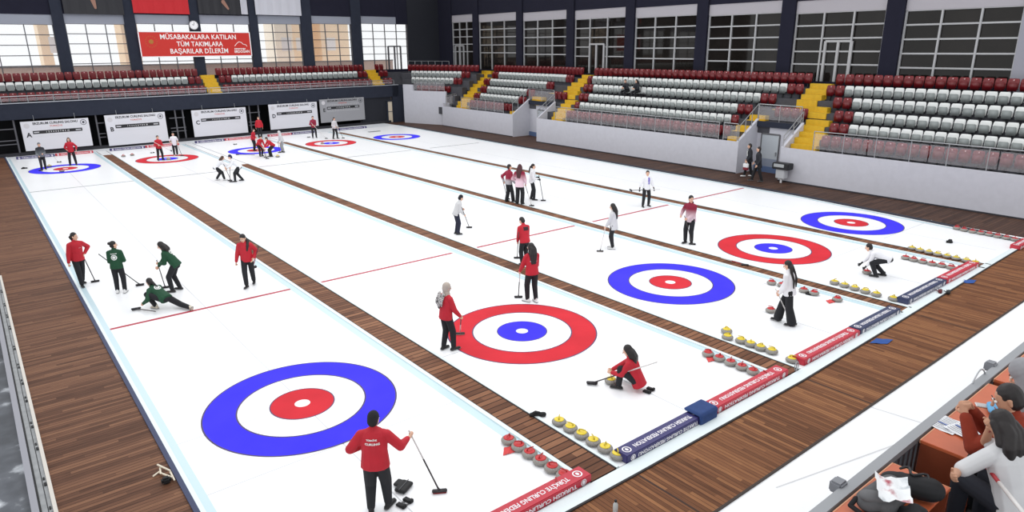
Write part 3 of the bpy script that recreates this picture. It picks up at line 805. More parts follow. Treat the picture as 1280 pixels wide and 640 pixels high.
# ------------------------------------------------------------------ slogan banner, flags, clock on the far window wall
def fpt(u, v, off):
    d = ray(u, v); k = (yF(0)+off+.07*CAM.x-CAM.y)/(d.y-.07*d.x); return CAM+d*k
def panel(name, label, cat, corners, off, mt, th=.05, grp=None):
    a, b, c, d = [fpt(u, v, off) for u, v in corners]
    x0, x1 = (a.x+d.x)/2, (b.x+c.x)/2; z1, z0 = (a.z+b.z)/2, (c.z+d.z)/2
    cx = (x0+x1)/2; t = thing(name, label, cat, F_(cx, off, z0), math.atan(.07), grp)
    return t, x1-x0, z1-z0
t, w, h = panel('slogan_banner', 'long red slogan banner with white lettering across the far windows', 'banner', ((172, 40), (312, 39), (315, 69.5), (176, 72.5)), 2.7, None)
b = MB(); b.rbox((0, 0, h/2), (w, .06, h), .01); b.build('banner_sheet', mat('banner red', (196, 38, 28), .6), t)
b = MB(); e = .07
b.bbox((-w/2, -.045, 0), (w/2, -.03, e)); b.bbox((-w/2, -.045, h-e), (w/2, -.03, h)); b.bbox((-w/2, -.045, 0), (-w/2+e, -.03, h)); b.bbox((w/2-e, -.045, 0), (w/2, -.03, h)); b.build('banner_border', PW, t)
WL = mat('white lettering', (250, 248, 246), .6)
for s, yy, ft in (('MÜSABAKALARA KATILAN', .78, .68), ('TÜM TAKIMLARA', .5, .415), ('BAŞARILAR DİLERİM', .22, .52)):
    text(s, .27*h, WL, t, frame(V((w*(.02 if yy > .3 else .01), -.04, h*yy)), (1, 0, 0), (0, 0, 1)), fit=w*ft, bold=.008)
text('ERDOĞAN', .16*h, WL, t, frame(V((w*.405, -.04, h*.19)), (1, 0, 0), (0, 0, 1)), fit=w*.145, bold=.015)
b = MB()
for k in range(9): b.bbox((w*(.335+.012*k), -.042, h*.29), (w*(.343+.012*k), -.038, h*.33))
b.build('small_print', WL, t)
b = MB(); pts = [(.34, .42), (.36, .52), (.385, .6), (.41, .56), (.42, .5), (.45, .47), (.458, .4)]
for p, q in zip(pts, pts[1:]): b.cyl((w*p[0], -.04, h*p[1]), (w*q[0], -.04, h*q[1]), .022, .022, 6)
b.build('arch_mark', WL, t)
b = MB(); cx, cz = -w*.4, h*.6
b.add([(cx+math.cos(2*PI*k/16)*(.2 if k % 2 else .14), -.04, cz+math.sin(2*PI*k/16)*(.2 if k % 2 else .14)) for k in range(16)], [tuple(range(16))])
for k in range(16):
    a = 2*PI*k/16; b.add([(cx+math.cos(a)*.4+.03*math.cos(s), -.04, cz+math.sin(a)*.4+.03*math.sin(s)) for s in [j*PI/3 for j in range(6)]], [tuple(range(6))])
b.build('sun_emblem', mat('dull gold', (170, 110, 40), .6), t)
for nm, lab, cat, cs, mt in (
    ('hanging_flag', 'plain red flag hanging above the slogan banner', 'flag', ((164, -14), (235, -14), (235, 17), (165, 17)), mat('flag red', (190, 26, 36), .7)),
    ('hanging_poster', 'dark hanging poster left of the red flag', 'poster', ((76, -14), (152, -14), (154, 18), (79, 18)), mat('poster black', (30, 30, 36), .6)),
    ('hanging_poster', 'dark hanging poster right of the red flag', 'poster', ((246, -14), (299, -14), (299.5, 18), (247, 18)), mat('poster black', (30, 30, 36), .6)),
    ('hanging_flag', 'white hanging flag, the rightmost on the far wall', 'flag', ((318, -14), (375, -14), (376, 19), (318, 19)), mat('flag white', (196, 196, 204), .7)),
    ('hanging_flag', 'narrow pale flag strip beside the right dark poster', 'flag', ((299.8, -14), (308, -14), (308.5, 18), (300, 18)), mat('flag white', (196, 196, 204), .7))):
    t, w, h = panel(nm, lab, cat, cs, 2.75, mt)
    b = MB(); nx = 16
    vs = [(-w/2+w*k/nx, -.02-.025*math.sin(k*1.9), z) for z in (0, h) for k in range(nx+1)]
    b.add(vs, [(k, k+1, nx+2+k, nx+1+k) for k in range(nx)]); b.build('cloth', mt, t)
    b = MB(); b.cyl((-w/2, -.02, h), (w/2, -.02, h), .03, .03); b.build('hanging_bar', STEEL, t)
    if nm == 'hanging_poster':
        b = MB(); b.caps((w*.02 if 'left' in lab else w*.2, -.055, .45), (w*.0 if 'left' in lab else w*.1, -.055, .95), .08, .16, ((0, 1, 0), .1)); b.build('pale_print', mat('muted print', (150, 112, 96), .7), t)
cp = fpt(242, 31.5, 2.78); t = thing('wall_clock', 'round white clock on the far column above the slogan banner', 'clock', cp)
b = MB(); b.cyl((0, .05, 0), (0, -.03, 0), .36, .36, 28); b.build('clock_case', DKALU, t)
b = MB(); b.cyl((0, -.031, 0), (0, -.036, 0), .31, .31, 28); b.build('dial', PW, t)
b = MB(); b.cyl((0, -.042, 0), (.05, -.042, .2), .014, .014, 6); b.cyl((0, -.042, 0), (-.12, -.042, .06), .018, .018, 6)
for k in range(12): a = k*PI/6; b.box((math.cos(a)*.26, -.038, math.sin(a)*.26), (.03, .004, .03))
b.build('hands', INK, t)
# ------------------------------------------------------------------ curling stones
GRAN = patches('speckled granite', [(120, 116, 112), (168, 164, 158), (96, 92, 90), (186, 182, 176)], 60, .35)
GRANB = mat('polished granite band', (142, 138, 132), .5, noise=.2, nscale=80)
STM = {}
SS = .95
def stone_proto(col, rgb):
    g = MB(); g.lathe([(.02, .0), (.065, .0), (.1, .012), (.134, .034), (.1355, .036)], seg=28)
    g.lathe([(.1355, .085), (.133, .088), (.112, .108), (.08, .116), (.02, .117)], seg=28)
    a = g.mesh('granite_body', GRAN, True)
    b = MB(); b.lathe([(.135, .033), (.1425, .045), (.1445, .06), (.1425, .076), (.135, .088)], seg=28); b = b.mesh('striking_band', GRANB, True)
    h = MB(); h.lathe([(.1, .113), (.097, .122), (.07, .129), (.02, .13)], seg=24); cp = h.mesh('handle_cap', mat(col+' handle plastic', rgb, .35), True)
    k = MB(); k.chain([(-.055, 0, .125), (-.05, 0, .165), (.0, 0, .178), (.075, 0, .172)], [.014, .013, .0125, .011], None, 8); gp = k.mesh('grip', mat(col+' grip plastic', tuple(int(x*.86) for x in rgb), .35), True)
    for me in (a, b, cp, gp): me.transform(M.Scale(SS, 4))
    return [('granite_body', a), ('striking_band', b), ('handle_cap', cp), ('grip', gp)]
for c, rgb in (('red', (196, 36, 40)), ('yellow', (232, 206, 50))): STM[c] = stone_proto(c, rgb)
stp = {}
def stone(px, c, label, grp=None, zc=.115, rz=None):
    p = at(*px, zc); p.z = .004
    rz = random.uniform(0, 6.28) if rz is None else rz
    if c not in stp:
        t = thing('curling_stone', label, 'curling stone', p, rz, grp)
        for n, me in STM[c]:
            o = bpy.data.objects.new(n, me); C.objects.link(o); o.parent = t
        stp[c] = t
        return t
    t = dup(stp[c], p, rz, label)
    if grp: t['group'] = grp
    elif 'group' in t: del t['group']
    return t
def srow(pxs, c, where, zc=.115):
    n = len(pxs)
    for i, px in enumerate(pxs):
        e = ordw(i+1)
        lab = f'{c} curling stone, {e} from far end of row {where}'
        # pixel of visible centre -> ground point a little below
        stone(px, c, lab, f'{c} stones {where}', zc)
srow([(635.8, 546.7), (648.6, 554.8), (662, 563.3), (675.8, 572), (690.2, 581.2), (705.2, 590.5)], 'red', 'by the nearest red bumper')
stone((695, 603.5), 'red', 'red-handled curling stone half hidden behind the nearest red bumper, alone off its row')
srow([(698.9, 523.8), (713, 531.8), (727, 540), (741.5, 548.4), (756.5, 556.9), (772, 565.5)], 'yellow', 'by the navy bumper with blue cushion')
srow([(885.3, 439.4), (899.4, 444.9), (913.6, 450.3), (927.6, 455.8), (941.6, 461.3), (956, 466.8)], 'red', 'by the second nearest red bumper')
srow([(909.5, 418.8), (926.6, 423), (938.6, 427.3), (951, 431.8), (965.2, 436.2), (990.2, 446.9)], 'yellow', 'on the middle sheet')
stone((908.5, 411), 'yellow', 'yellow curling stone just behind the far end of the middle sheet yellow row')
srow([(964.8, 351), (978, 353.8), (1005, 360.5), (1018, 364), (1047, 371.7)], 'red', 'past the woman with braids')
stone((963.8, 385.3), 'red', 'red curling stone alone at the flared trousers of the woman with braids')
srow([(1043.5, 350.8), (1056, 354.3), (1068.7, 358), (1082, 361.8), (1095.8, 365.6), (1117, 371)], 'yellow', 'below the crouching white thrower')
srow([(1132, 322), (1142, 324.5), (1153.5, 327), (1165, 329.6), (1177, 331.6), (1189, 334.2), (1199, 336.5)], 'red', 'on the fourth sheet', .06)
srow([(1140, 310.5), (1150, 313), (1161, 315.5), (1172, 318), (1184, 320.5), (1195, 323), (1208, 326), (1219, 328.5)], 'yellow', 'on the rightmost sheet', .06)
srow([(1196, 285), (1205, 287.2), (1215.5, 289.3), (1226, 291.2), (1236.5, 293), (1247, 295.2), (1258, 297.3), (1268.5, 299.3)], 'red', 'along the rightmost navy kerb', .06)
stone((189.5, 368), 'yellow', 'yellow-handled curling stone just released by the sliding green-jacketed thrower')
stone((764, 473), 'yellow', 'yellow-handled curling stone under the hand of the crouching red-jacketed thrower')
stone((1084, 338), 'red', 'red-handled curling stone held by the crouching thrower in white')
stone((77, 212.5), 'red', 'red-handled curling stone on the centre of the far blue house, leftmost sheet')
stone((61.5, 206.5), 'yellow', 'yellow-handled curling stone beside the dark player at the leftmost far house')
stone((154, 194), 'red', 'red-handled curling stone at the far end of the second sheet, left of its house')
stone((165, 192.5), 'red', 'red-handled curling stone nearest the far red house of the second sheet')
stone((347, 194.5), 'yellow', 'yellow-handled curling stone right of the two sweeping red players')
stone((210.5, 197.8), 'yellow', 'yellow-handled curling stone on the far red house by the red player')
stone((403, 178.2), 'red', 'red-handled curling stone on the far red house of the fourth sheet')

# ------------------------------------------------------------------ foam bumpers
def bumper(x0, x1, y, col, txt, label, yw=.3, h=.15, far=False):
    w = x1-x0; c = (x0+x1)/2
    t = thing('end_bumper', label, 'bumper', (c, y, .005), 0, 'foam bumpers at the sheet ends')
    b = MB(); b.rbox((0, 0, h/2), (w, yw, h), .012); b.build('foam_block', mat(col[0], col[1], .5, noise=.05), t)
    wh = mat('bumper lettering', (236, 232, 236), .5)
    X = (1, 0, 0) if far else (-1, 0, 0)
    Yt = (0, 1, 0) if far else (0, -1, 0); Yf = (0, 0, 1) if far else (0, 0, -1)
    text(txt[0], .13, wh, t, frame(V((0, 0, h+.002)), X, Yt), fit=w*.7, bold=.02)
    text(txt[1], .1, wh, t, frame(V((0, -yw/2-.002, h*.5)), X, Yf), fit=w*.74, bold=.02)
    for s in (-1, 1):
        for zz in (0, 1):
            b = MB(); r0, r1 = (.085, .062) if zz == 0 else (.06, .044)
            put_ = (lambda x, y: (x, y, h+.003)) if zz == 0 else (lambda x, y: (x, -yw/2-.003, h*.5+y))
            for k in range(16):
                a0, a1 = 2*PI*k/16, 2*PI*(k+1)/16
                b.add([put_(s*w*.43+math.cos(a)*r, math.sin(a)*r) for r in (r0, r1) for a in (a0, a1)], [(0, 1, 3, 2)])
            b.add([put_(s*w*.43+math.cos(PI*k/4)*.03, math.sin(PI*k/4)*.04) for k in range(8)], [tuple(range(8))])
            b.build('round_emblem', wh, t)
BRED = ('bumper red', (190, 44, 62)); BNAV = ('bumper navy', (52, 48, 104)); BNAV2 = ('bumper slate', (50, 58, 92))
TR_, EN_ = 'TÜRKİYE CURLING FEDERASYONU', 'TURKISH CURLING FEDERATION'
bumper(.1, 2.62, -5.27, BRED, (TR_, EN_), 'red foam bumper with white lettering at the bottom edge of the photo')
bumper(3.42, 5.62, -5.3, BNAV, (EN_, TR_), 'navy foam bumper with white lettering, left end under a blue cushion')
bumper(5.86, 8.46, -5.28, BRED, (TR_, EN_), 'red foam bumper with white lettering right of the blue cushion')
bumper(9.14, 11.68, -5.26, BRED, (TR_, EN_), 'red foam bumper with white lettering on the middle sheet')
bumper(11.72, 13.9, -5.25, BNAV2, (EN_, TR_), 'slate blue foam bumper with white lettering on the middle sheet')
bumper(14.72, 17.3, -5.1, BNAV2, (EN_, TR_), 'slate blue foam bumper on the fourth sheet beside the dropped gloves')
bumper(17.34, 19.84, -5.1, BRED, (TR_, EN_), 'red foam bumper on the fourth sheet beside the red stone row')
bumper(22.95, 24.2, -5.3, BRED, ('TÜRKİYE CURLING', 'TURKISH CURLING'), 'short red foam bumper at the right edge of the photo')
for i, (x0, x1, cl) in enumerate(((-2.0, .1, 0), (.15, 2.35, 1), (3.4, 5.6, 0), (5.65, 7.9, 1), (9.1, 11.2, 0), (11.25, 13.6, 1), (14.7, 16.6, 1), (16.65, 18.6, 0), (20.6, 23.5, 0))):
    y = 42.55+.05*x0
    bumper(x0, x1, y, BNAV if cl == 0 else BRED, ((EN_, EN_) if cl == 0 else (TR_, TR_)), f'{"navy" if cl == 0 else "red"} foam bumper at the far end of the {SHN[[0,0,1,1,2,2,3,3,4][i]]} sheet', far=True)
# blue cushion draped over the joint
t = thing('cushion', 'dark blue cushion draped over the bumper joint of the second sheet', 'cushion', (5.63, -5.29, .15))
b = MB(); b.rbox((0, 0, .045), (.55, .42, .08), .03); b.rbox((-.02, -.19, -.06), (.52, .06, .2), .02); b.blob('cushion_body', mat('cushion blue', (34, 62, 116), .8, noise=.1), t, .015)
# small things lying about
def lie(name, px, label, cat, fn, z=.006, rz=0, grp=None):
    t = thing(name, label, cat, at(*px, z), rz, grp); fn(t); return t
def hack(t):
    for s in (-1, 1):
        b = MB(); b.rbox((s*.09, 0, .025), (.1, .2, .05), .012); b.rbox((s*.09, -.07, .05), (.1, .06, .04), .012); b.build('foot_rest', BLACK, t)
    b = MB(); b.box((0, .05, .006), (.24, .05, .012)); b.box((0, -.06, .006), (.2, .03, .012)); b.build('base_bar', DKALU, t)
for px, lab, rz in (((506, 630), 'black foothold on the ice right of the capped coach', .3), ((811, 489), 'black foothold behind the crouching red-jacketed thrower', .2), ((1012, 367.5), 'black foothold between red stones beyond the woman with braids', .2), ((1186, 303), 'black foothold on the rightmost sheet', .3),
                    ((74, 202.8), 'small black foothold behind the far house, leftmost sheet', 0), ((190.5, 191.2), 'small black foothold behind the far house, second sheet', 0), ((294, 180.6), 'small black foothold behind the far house, middle sheet', 0), ((386, 171.6), 'small black foothold behind the far house, fourth sheet', 0)):
    lie('hack', px, lab, 'foothold', hack, rz=rz, grp='curling footholds').scale = (.85, .85, .85)
def pad(t):
    b = MB(); b.rbox((0, 0, .04), (.3, .2, .07), .02); b.rbox((.06, .12, .035), (.18, .16, .06), .02); b.blob('pad_body', mat('black nylon', (26, 26, 28), .7), t, .012)
    b = MB(); b.box((0, 0, .08), (.3, .012, .006)); b.build('seam', mat('grey seam', (80, 80, 84), .6), t)
lie('knee_pad', (505, 611), 'black knee pad lying on the ice beside the capped coach', 'knee pad', pad, rz=.5)
def slipper(t):
    b = MB(); b.chain([(-.12, 0, .03), (0, .01, .035), (.12, 0, .03)], [.045, .04, .05]); b.blob('slipper_sole', BLACK, t, .01)
    b = MB(); b.chain([(-.1, 0, .05), (-.04, 0, .085), (.03, 0, .07)], [.03, .03, .025]); b.build('slipper_strap', mat('black nylon', (26, 26, 28), .7), t, True)
lie('slider', (672, 520), 'black slip-on slider lying on the curb above the yellow stones', 'slider', slipper, z=.02, rz=-.6)
lie('slider', (1188, 302.5), 'black slider lying beside the foothold on the rightmost sheet', 'slider', slipper, rz=.6)
lie('slider', (30.5, 211), 'black slider on the ice left of the leftmost far house', 'slider', slipper, rz=.1)
def matt(t):
    b = MB(); b.rbox((0, 0, .01), (1.1, .3, .02), .008); b.build('mat_sheet', mat('dark mat', (70, 74, 76), .8), t)
lie('floor_mat', (468, 164.5), 'dark mat on the ice behind the far right house', 'mat', matt)
def cloth(c, w, d):
    def f(t):
        b = MB(); vs = []
        for k in range(12):
            a = 2*PI*k/12; r = 1 if k % 3 == 0 else .72
            vs.append((math.cos(a)*w*r, math.sin(a)*d*r, .006+.012*(k % 2)))
        b.add(vs+[(0, 0, .03)], [(k, (k+1) % 12, 12) for k in range(12)]); b.build('cloth_sheet', c, t)
    return f
BCL = mat('blue cloth', (36, 78, 150), .8); RCL = mat('red cloth', (210, 70, 70), .8)
lie('cleaning_cloth', (1102, 427), 'blue cloth lying on the front deck by the middle sheet', 'cloth', cloth(BCL, .34, .17), .008, -.4, 'blue cloths on the deck')
lie('cleaning_cloth', (1209, 352), 'blue cloth lying on the front deck by the fourth sheet', 'cloth', cloth(BCL, .36, .2), .008, -.4, 'blue cloths on the deck')
for px, lab in (((637, 563), 'red cloth under the far end of the nearest red stone row'), ((889, 449), 'red cloth under the far end of the second red stone row'), ((1038, 377), 'red cloth beside the red stone near the walkway')):
    lie('stone_cloth', px, lab, 'cloth', cloth(RCL, .2, .12), .008, .3, 'red cloths by the stones')
def gloves(t):
    for s, c in ((-1, mat('dark red glove', (92, 30, 36), .8)), (1, BLACK)):
        b = MB(); b.caps((s*.1, 0, .03), (s*.1+.05, .16, .04), .05, .04)
        for k in range(4): b.caps((s*.1+.02*k, .15, .04), (s*.1+.03*k+.02, .26-.01*k, .03), .016, .012)
        b.caps((s*.1-.03, .04, .04), (s*.1-.09, .1, .05), .018, .014); b.blob('glove', c, t, .01)
lie('gloves', (1180, 367), 'dark pair of gloves dropped on the deck edge by the slate bumper', 'gloves', gloves, .03, -1.0)
def ringobj(t):
    b = MB(); b.chain([(0, 0, .0), (0, 0, .22)], [.012, .012]); n = 14
    pts = [(.08*math.cos(2*PI*k/n), 0, .12+.1*math.sin(2*PI*k/n)) for k in range(n+1)]
    b.chain(pts, [.01]*(n+1), None, 6); b.build('wire_loop', STEEL, t, True)
lie('wire_handle', (995, 464), 'small wire loop handle at the end of the second walkway', 'handle', ringobj, .02)
def bottle(t):
    b = MB(); b.lathe([(.035, 0), (.038, .01), (.038, .15), (.02, .18), (.018, .2)], seg=16); b.build('bottle_body', mat('pale bottle', (200, 206, 206), .3), t, True)
    b = MB(); b.lathe([(.02, .195), (.02, .225), (.01, .228)], seg=12); b.build('cap', INK, t, True)
lie('bottle', (769, 641), 'small pale bottle on the front deck at the bottom edge', 'bottle', bottle, .006)
# cream delivery-stick stand lying on the left deck
t = thing('tripod_stand', 'cream folding metal stand lying on the left deck', 'stand', at(205, 596, .002), 0)
q = lambda u, v, z: at(u, v, z)-V(t.location)
for a, b_, ra in (((197, 581), (212, 588), .09), ((212, 588), (218, 600), .05), ((200, 591), (216, 597), .04), ((192, 595), (200, 589), .03), ((200, 585), (201, 592), .05)):
    b = MB(); b.caps(q(*a, ra), q(*b_, ra*.7+.02), .016, .014, None, 8); b.build('tube', mat('cream enamel', (226, 216, 196), .4), t, True)
b = MB(); b.rbox(q(207.5, 600, .06), (.14, .12, .11), .03); b.build('black_block', BLACK, t)

# ------------------------------------------------------------------ people
SKIN = mat('skin', (222, 176, 150), .6); SKIN2 = mat('tanned skin', (196, 146, 118), .6)
HDK = mat('dark hair', (30, 24, 24), .55, noise=.2, nscale=30); HBR = mat('brown hair', (82, 58, 46), .55, noise=.2, nscale=30)
TBK = mat('black trousers', (26, 27, 32), .85, noise=.1); TNV = mat('navy trousers', (32, 36, 56), .85)
JRED = mat('red jacket', (186, 26, 44), .75, noise=.08, nscale=5, bump=.15); JGRN = mat('green jacket', (14, 68, 42), .75, noise=.12, nscale=5)
JWHT = mat('white jacket', (230, 230, 234), .75, noise=.03, nscale=5); JGRY = mat('light grey jacket', (204, 204, 206), .75, noise=.04, nscale=5)
JBLK = mat('black jacket', (28, 30, 38), .8); JMAR = mat('maroon jacket', (140, 28, 58), .75, noise=.1)
SHB = mat('black shoe', (24, 24, 26), .6); SHW = mat('white shoe', (226, 226, 226), .6); SOLE = mat('grey sole', (120, 120, 122), .7)
EYEW = mat('eye white', (236, 232, 228), .3); LIP = mat('lips', (170, 90, 86), .6)

def ik(S0, T, a, b, pole):
    d = T-S0; L = d.length
    if L > (a+b)*.998: T = S0+d.normalized()*(a+b)*.998; d = T-S0; L = d.length
    L = max(L, abs(a-b)+.02)
    c = (a*a+L*L-b*b)/(2*a*L); h = a*math.sqrt(max(0, 1-c*c)); u = d.normalized()
    p = (pole-u*pole.dot(u)).normalized()
    return S0+u*(a*c)+p*h, T

people = []
def person(px, face, label, H=1.62, top=JRED, trou=TBK, shoe=SHB, skin=SKIN, hair='long', hairm=HDK, z=0.0,
           pel=(0, 0, .92), lean=4, side=0, twist=0, feet=((-.1, -.02, 0), (.1, .04, 0)), toes=(8, -8), toept=(0, 0), hL=(-.25, .03, .82), hR=(.25, .03, .82),
           head=(0, 8), grip=(0, 0), flare=0., broom=None, vox=.011, wide=1.0, longtop=0., sleeve=1.0, hand_m=None, world=None, back=None, vest=None, foot_abs=False, brmat=None, blabel=None, kpole=None, epole=None, hood=False, bulk=1.06):
    s = H/1.65
    if world is None:
        p = at(px[0], px[1], z)
    else: p = V(world)
    d = (p-CAM); d.z = 0; d.normalize(); rt = V((d.y, -d.x, 0))
    a = math.radians(face); f = d*math.cos(a)+rt*math.sin(a)
    rz = math.atan2(f.y, f.x)-PI/2
    t = thing('person', label, 'person', p, rz); t.scale = (s, s, s)
    X, Yv, Z = V((1, 0, 0)), V((0, 1, 0)), V((0, 0, 1))
    pel = V(pel); la, sa = math.radians(lean), math.radians(side)
    spine = V((math.sin(sa), math.sin(la)*math.cos(sa), math.cos(la)*math.cos(sa))).normalized()
    tw = M.Rotation(math.radians(twist), 3, spine)
    sx = (tw @ (X-spine*X.dot(spine))).normalized(); cf = Z.cross(sx) if False else spine.cross(sx)*1
    cf = (sx.cross(spine)*-1).normalized()
    if cf.dot(Yv) < 0: cf = -cf
    neck = pel+spine*.49; chest = pel+spine*.33
    shL, shR = neck-spine*.088-sx*.16*wide, neck-spine*.088+sx*.16*wide
    hyaw, hpit = math.radians(head[0]), math.radians(head[1])
    up = (spine*.35+Z*.65).normalized() if lean < 60 else (spine*.55+Z*.45).normalized()
    hf = M.Rotation(-hyaw, 3, up) @ (cf-up*cf.dot(up)).normalized()
    hr = hf.cross(up).normalized()
    R2 = M.Rotation(-hpit, 3, hr); hf = R2 @ hf; hu = R2 @ up
    hc = neck+up*.07+hu*.075+hf*.015
    hipL, hipR = pel-X*.085-Z*.03, pel+X*.085-Z*.03
    th, sn = .415, .405
    legs = []
    for hip, ft, ty, tp, sg in ((hipL, feet[0], toes[0], toept[0], -1), (hipR, feet[1], toes[1], toept[1], 1)):
        ank = V(ft)+Z*.085
        kp = V(kpole[0 if sg < 0 else 1]) if kpole else V((sg*.12, 1, .15))
        kn, an = ik(hip, ank, th, sn, kp)
        legs.append((hip, kn, an, ty, tp))
    arms = []
    for sh, hd, sg in ((shL, hL, -1), (shR, hR, 1)):
        ep = V(epole[0 if sg < 0 else 1]) if epole else V((sg*.5, -.8, -.3))
        el, wr = ik(sh, V(hd), .285, .25, ep)
        arms.append((sh, el, wr, sg))
    # --- body (one continuous skin)
    b = MB()
    b.caps(pel-spine*.02, pel+spine*.12, .118, .108, (cf, .72)); b.caps(pel+spine*.1, chest, .105, .125, (cf, .68)); b.caps(chest, neck-spine*.07, .125, .09, (cf, .66))
    b.caps(neck-spine*.03, shL, .05, .048); b.caps(neck-spine*.03, shR, .05, .048); b.caps(neck-spine*.04, hc-hu*.05, .052, .05)
    b.caps(hc+hu*.03-hf*.012, hc-hu*.02+hf*.004, .088, .078, (hr, .86)); b.caps(hc+hf*.02-hu*.045, hc+hf*.035-hu*.085, .062, .04, (hr, .9))
    b.caps(hc+hf*.088+hu*.012, hc+hf*.106-hu*.022, .009, .015, None, 8, 3)
    for sg in (-1, 1): b.caps(hc+hr*sg*.078-hf*.005+hu*.015, hc+hr*sg*.078-hf*.004-hu*.025, .016, .012, (hr, .6), 8, 3)
    for hip, kn, an, ty, tp in legs:
        b.caps(hip, kn, .078, .052); b.caps(kn, kn+(an-kn)*.35, .05, .054); b.caps(kn+(an-kn)*.35, an, .054, .036); b.caps(an-Z*.02, an-Z*.04, .035)
    hands = []
    for (sh, el, wr, sg), g in zip(arms, grip):
        b.caps(sh, el, .045, .038); b.caps(el, el+(wr-el)*.3, .038, .036); b.caps(el+(wr-el)*.3, wr, .036, .026)
        dd = (wr-el).normalized()
        inn = (V((-sg, 0, 0))-dd*dd.dot(V((-sg, 0, 0))))
        inn = inn.normalized() if inn.length > .1 else Yv
        ac = dd.cross(inn).normalized()
        if ac.dot(Yv) < 0: ac = -ac                       # thumb side points forward
        pc = wr+dd*.055
        b.caps(wr+dd*.01, wr+dd*.085, .03, .036, (inn, .5), 10, 3)
        for k in range(4):
            off = ac*(.027-.018*k); ln = (.036, .04, .037, .029)[k]
            b0 = wr+dd*.085+off
            if g: p1 = b0+dd*ln*.55+inn*ln*.7; p2 = p1+inn*ln*.5-dd*ln*.7; p3 = p2-dd*ln*.5-inn*ln*.15
            else: p1 = b0+dd*ln*.95+inn*.006; p2 = p1+dd*ln*.65+inn*.012; p3 = p2+dd*ln*.4+inn*.014
            for u_, w_, r0, r1 in ((b0, p1, .0095, .009), (p1, p2, .009, .0085), (p2, p3, .0085, .0075)): b.caps(u_, w_, r0, r1, None, 8, 2)
        tb = wr+dd*.03+ac*.03; t1 = tb+ac*.03+dd*.03+inn*.008; t2 = t1+dd*.028+(inn*.025 if g else inn*.006)-(ac*.01 if g else V())
        b.caps(tb, t1, .0125, .0105, None, 8, 2); b.caps(t1, t2, .0105, .009, None, 8, 2)
        hands.append(wr+dd*.075+inn*.022)
    body = b.blob('body', [skin]+([hand_m] if hand_m else []), t, .0055 if vox < .0085 else min(vox, .0085), 2)
    if hand_m:
        for pl in body.data.polygons:
            c = pl.center
            for sh, el, wr, sg in arms:
                if (c-wr).length < .21 and (c-wr).dot(wr-el) > -.02: pl.material_index = 1
    for sg in (-1, 1):
        e = MB(); ec = hc+hf*.083+hr*sg*.031+hu*.012
        e.caps(ec-hr*.004, ec+hr*.004, .0125, None, (hu, .7), 8, 3); e.cur = 1; e.caps(ec+hf*.0085, ec+hf*.009, .0062, None, None, 8, 3); e.caps(ec+hu*.022-hr*.013+hf*.004, ec+hu*.024+hr*.013+hf*.003, .0042, None, None, 6, 2)
        e.build('eye', [EYEW, HDK], t, True)
    e = MB(); e.caps(hc+hf*.093-hu*.055-hr*.017, hc+hf*.093-hu*.055+hr*.017, .0065, None, (hf, .6), 8, 3); e.build('mouth', LIP, t, True)
    # --- trousers
    b = MB(); b.caps(pel-spine*.035, pel+spine*.09, .142, .13, (cf, .78))
    for hip, kn, an, ty, tp in legs:
        f2 = .062+flare
        b.caps(hip, kn, .092*bulk, .076*bulk+flare*.3); b.caps(kn, an+(kn-an)*.08, .075*bulk+flare*.3, f2, None, 14, 3)
    b.blob('trousers', trou, t, vox, 3)
    # --- jacket
    b = MB(); lt = longtop
    b.caps(pel-spine*(.1+lt), pel+spine*.14, (.182+lt*.05)*bulk, .16*bulk, (cf, .78), e0=.12); b.caps(pel+spine*.12, chest, .158*bulk, .168*bulk, (cf, .78)); b.caps(chest, neck-spine*.085, .166*bulk, .115*bulk, (cf, .76))
    b.caps(neck-spine*.035, shL, .068, .064*bulk); b.caps(neck-spine*.035, shR, .068, .064*bulk); b.caps(neck-spine*.05, neck+up*.026, .072, .064)
    for sh, el, wr, sg in arms:
        e2 = el+(wr-el)*.93*sleeve if sleeve > .5 else None
        if sleeve > .5: b.caps(sh, el, .066*bulk, .061*bulk); b.caps(el, e2, .062*bulk, .046)
        else: b.caps(sh, sh+(el-sh)*.8, .07, .064)
    if hood: b.caps(neck-cf*.09+spine*.01-sx*.05, neck-cf*.09+spine*.01+sx*.05, .065, .065)
    jk = b.blob('jacket', top, t, vox, 3)
    # --- shoes
    for hip, kn, an, ty, tp in legs:
        q = math.radians(ty); pt = math.radians(tp); fd = V((math.sin(-q)*math.cos(pt), math.cos(q)*math.cos(pt), -math.sin(pt)))
        sd = V((fd.y, -fd.x, 0)); sd = sd.normalized() if sd.length > .1 else X; nn = sd.cross(fd).normalized()
        base = an-nn*.05 if tp else an-Z*.044
        b = MB(); b.caps(base-fd*.05, base+fd*.14, .043, .038, (nn, .85)); b.caps(base+nn*.02-fd*.02, base+nn*.075-fd*.015, .045, .042)
        b.cur = 1; b.caps(base-fd*.055-nn*.016, base+fd*.15-nn*.016, .044, .042, (nn, .3))
        b.build('shoe', [shoe, SOLE], t, True)
    # --- hair / headwear
    b = MB(); cap = lambda r, k=0: b.caps(hc+hu*(.042+k)-hf*.026, hc-hf*.035-hu*.01, r, r*.93, (hr, .9))
    nape = hc-hf*.085-hu*.04; bk = -cf
    if hair in ('long', 'ponytail', 'braids', 'bun', 'short', 'side'):
        cap(.094)
    if hair == 'long':
        for off in (-.045, 0, .045): b.chain([hc-hf*.06+hr*off, nape+hr*off*1.2-hu*.02, neck+bk*.11-spine*.03+sx*off*1.5, neck+bk*(.135-.1*max(0, math.sin(la)))-spine*.27*math.cos(la)*.6-Z*.27*(1-.6*math.cos(la))+sx*off], [.055, .056, .05, .03])
        for sg in (-1, 1): b.chain([hc+hr*sg*.07+hu*.03, hc+hr*sg*.083-hf*.02-hu*.06, neck+sx*sg*.09+bk*.05], [.03, .03, .03])
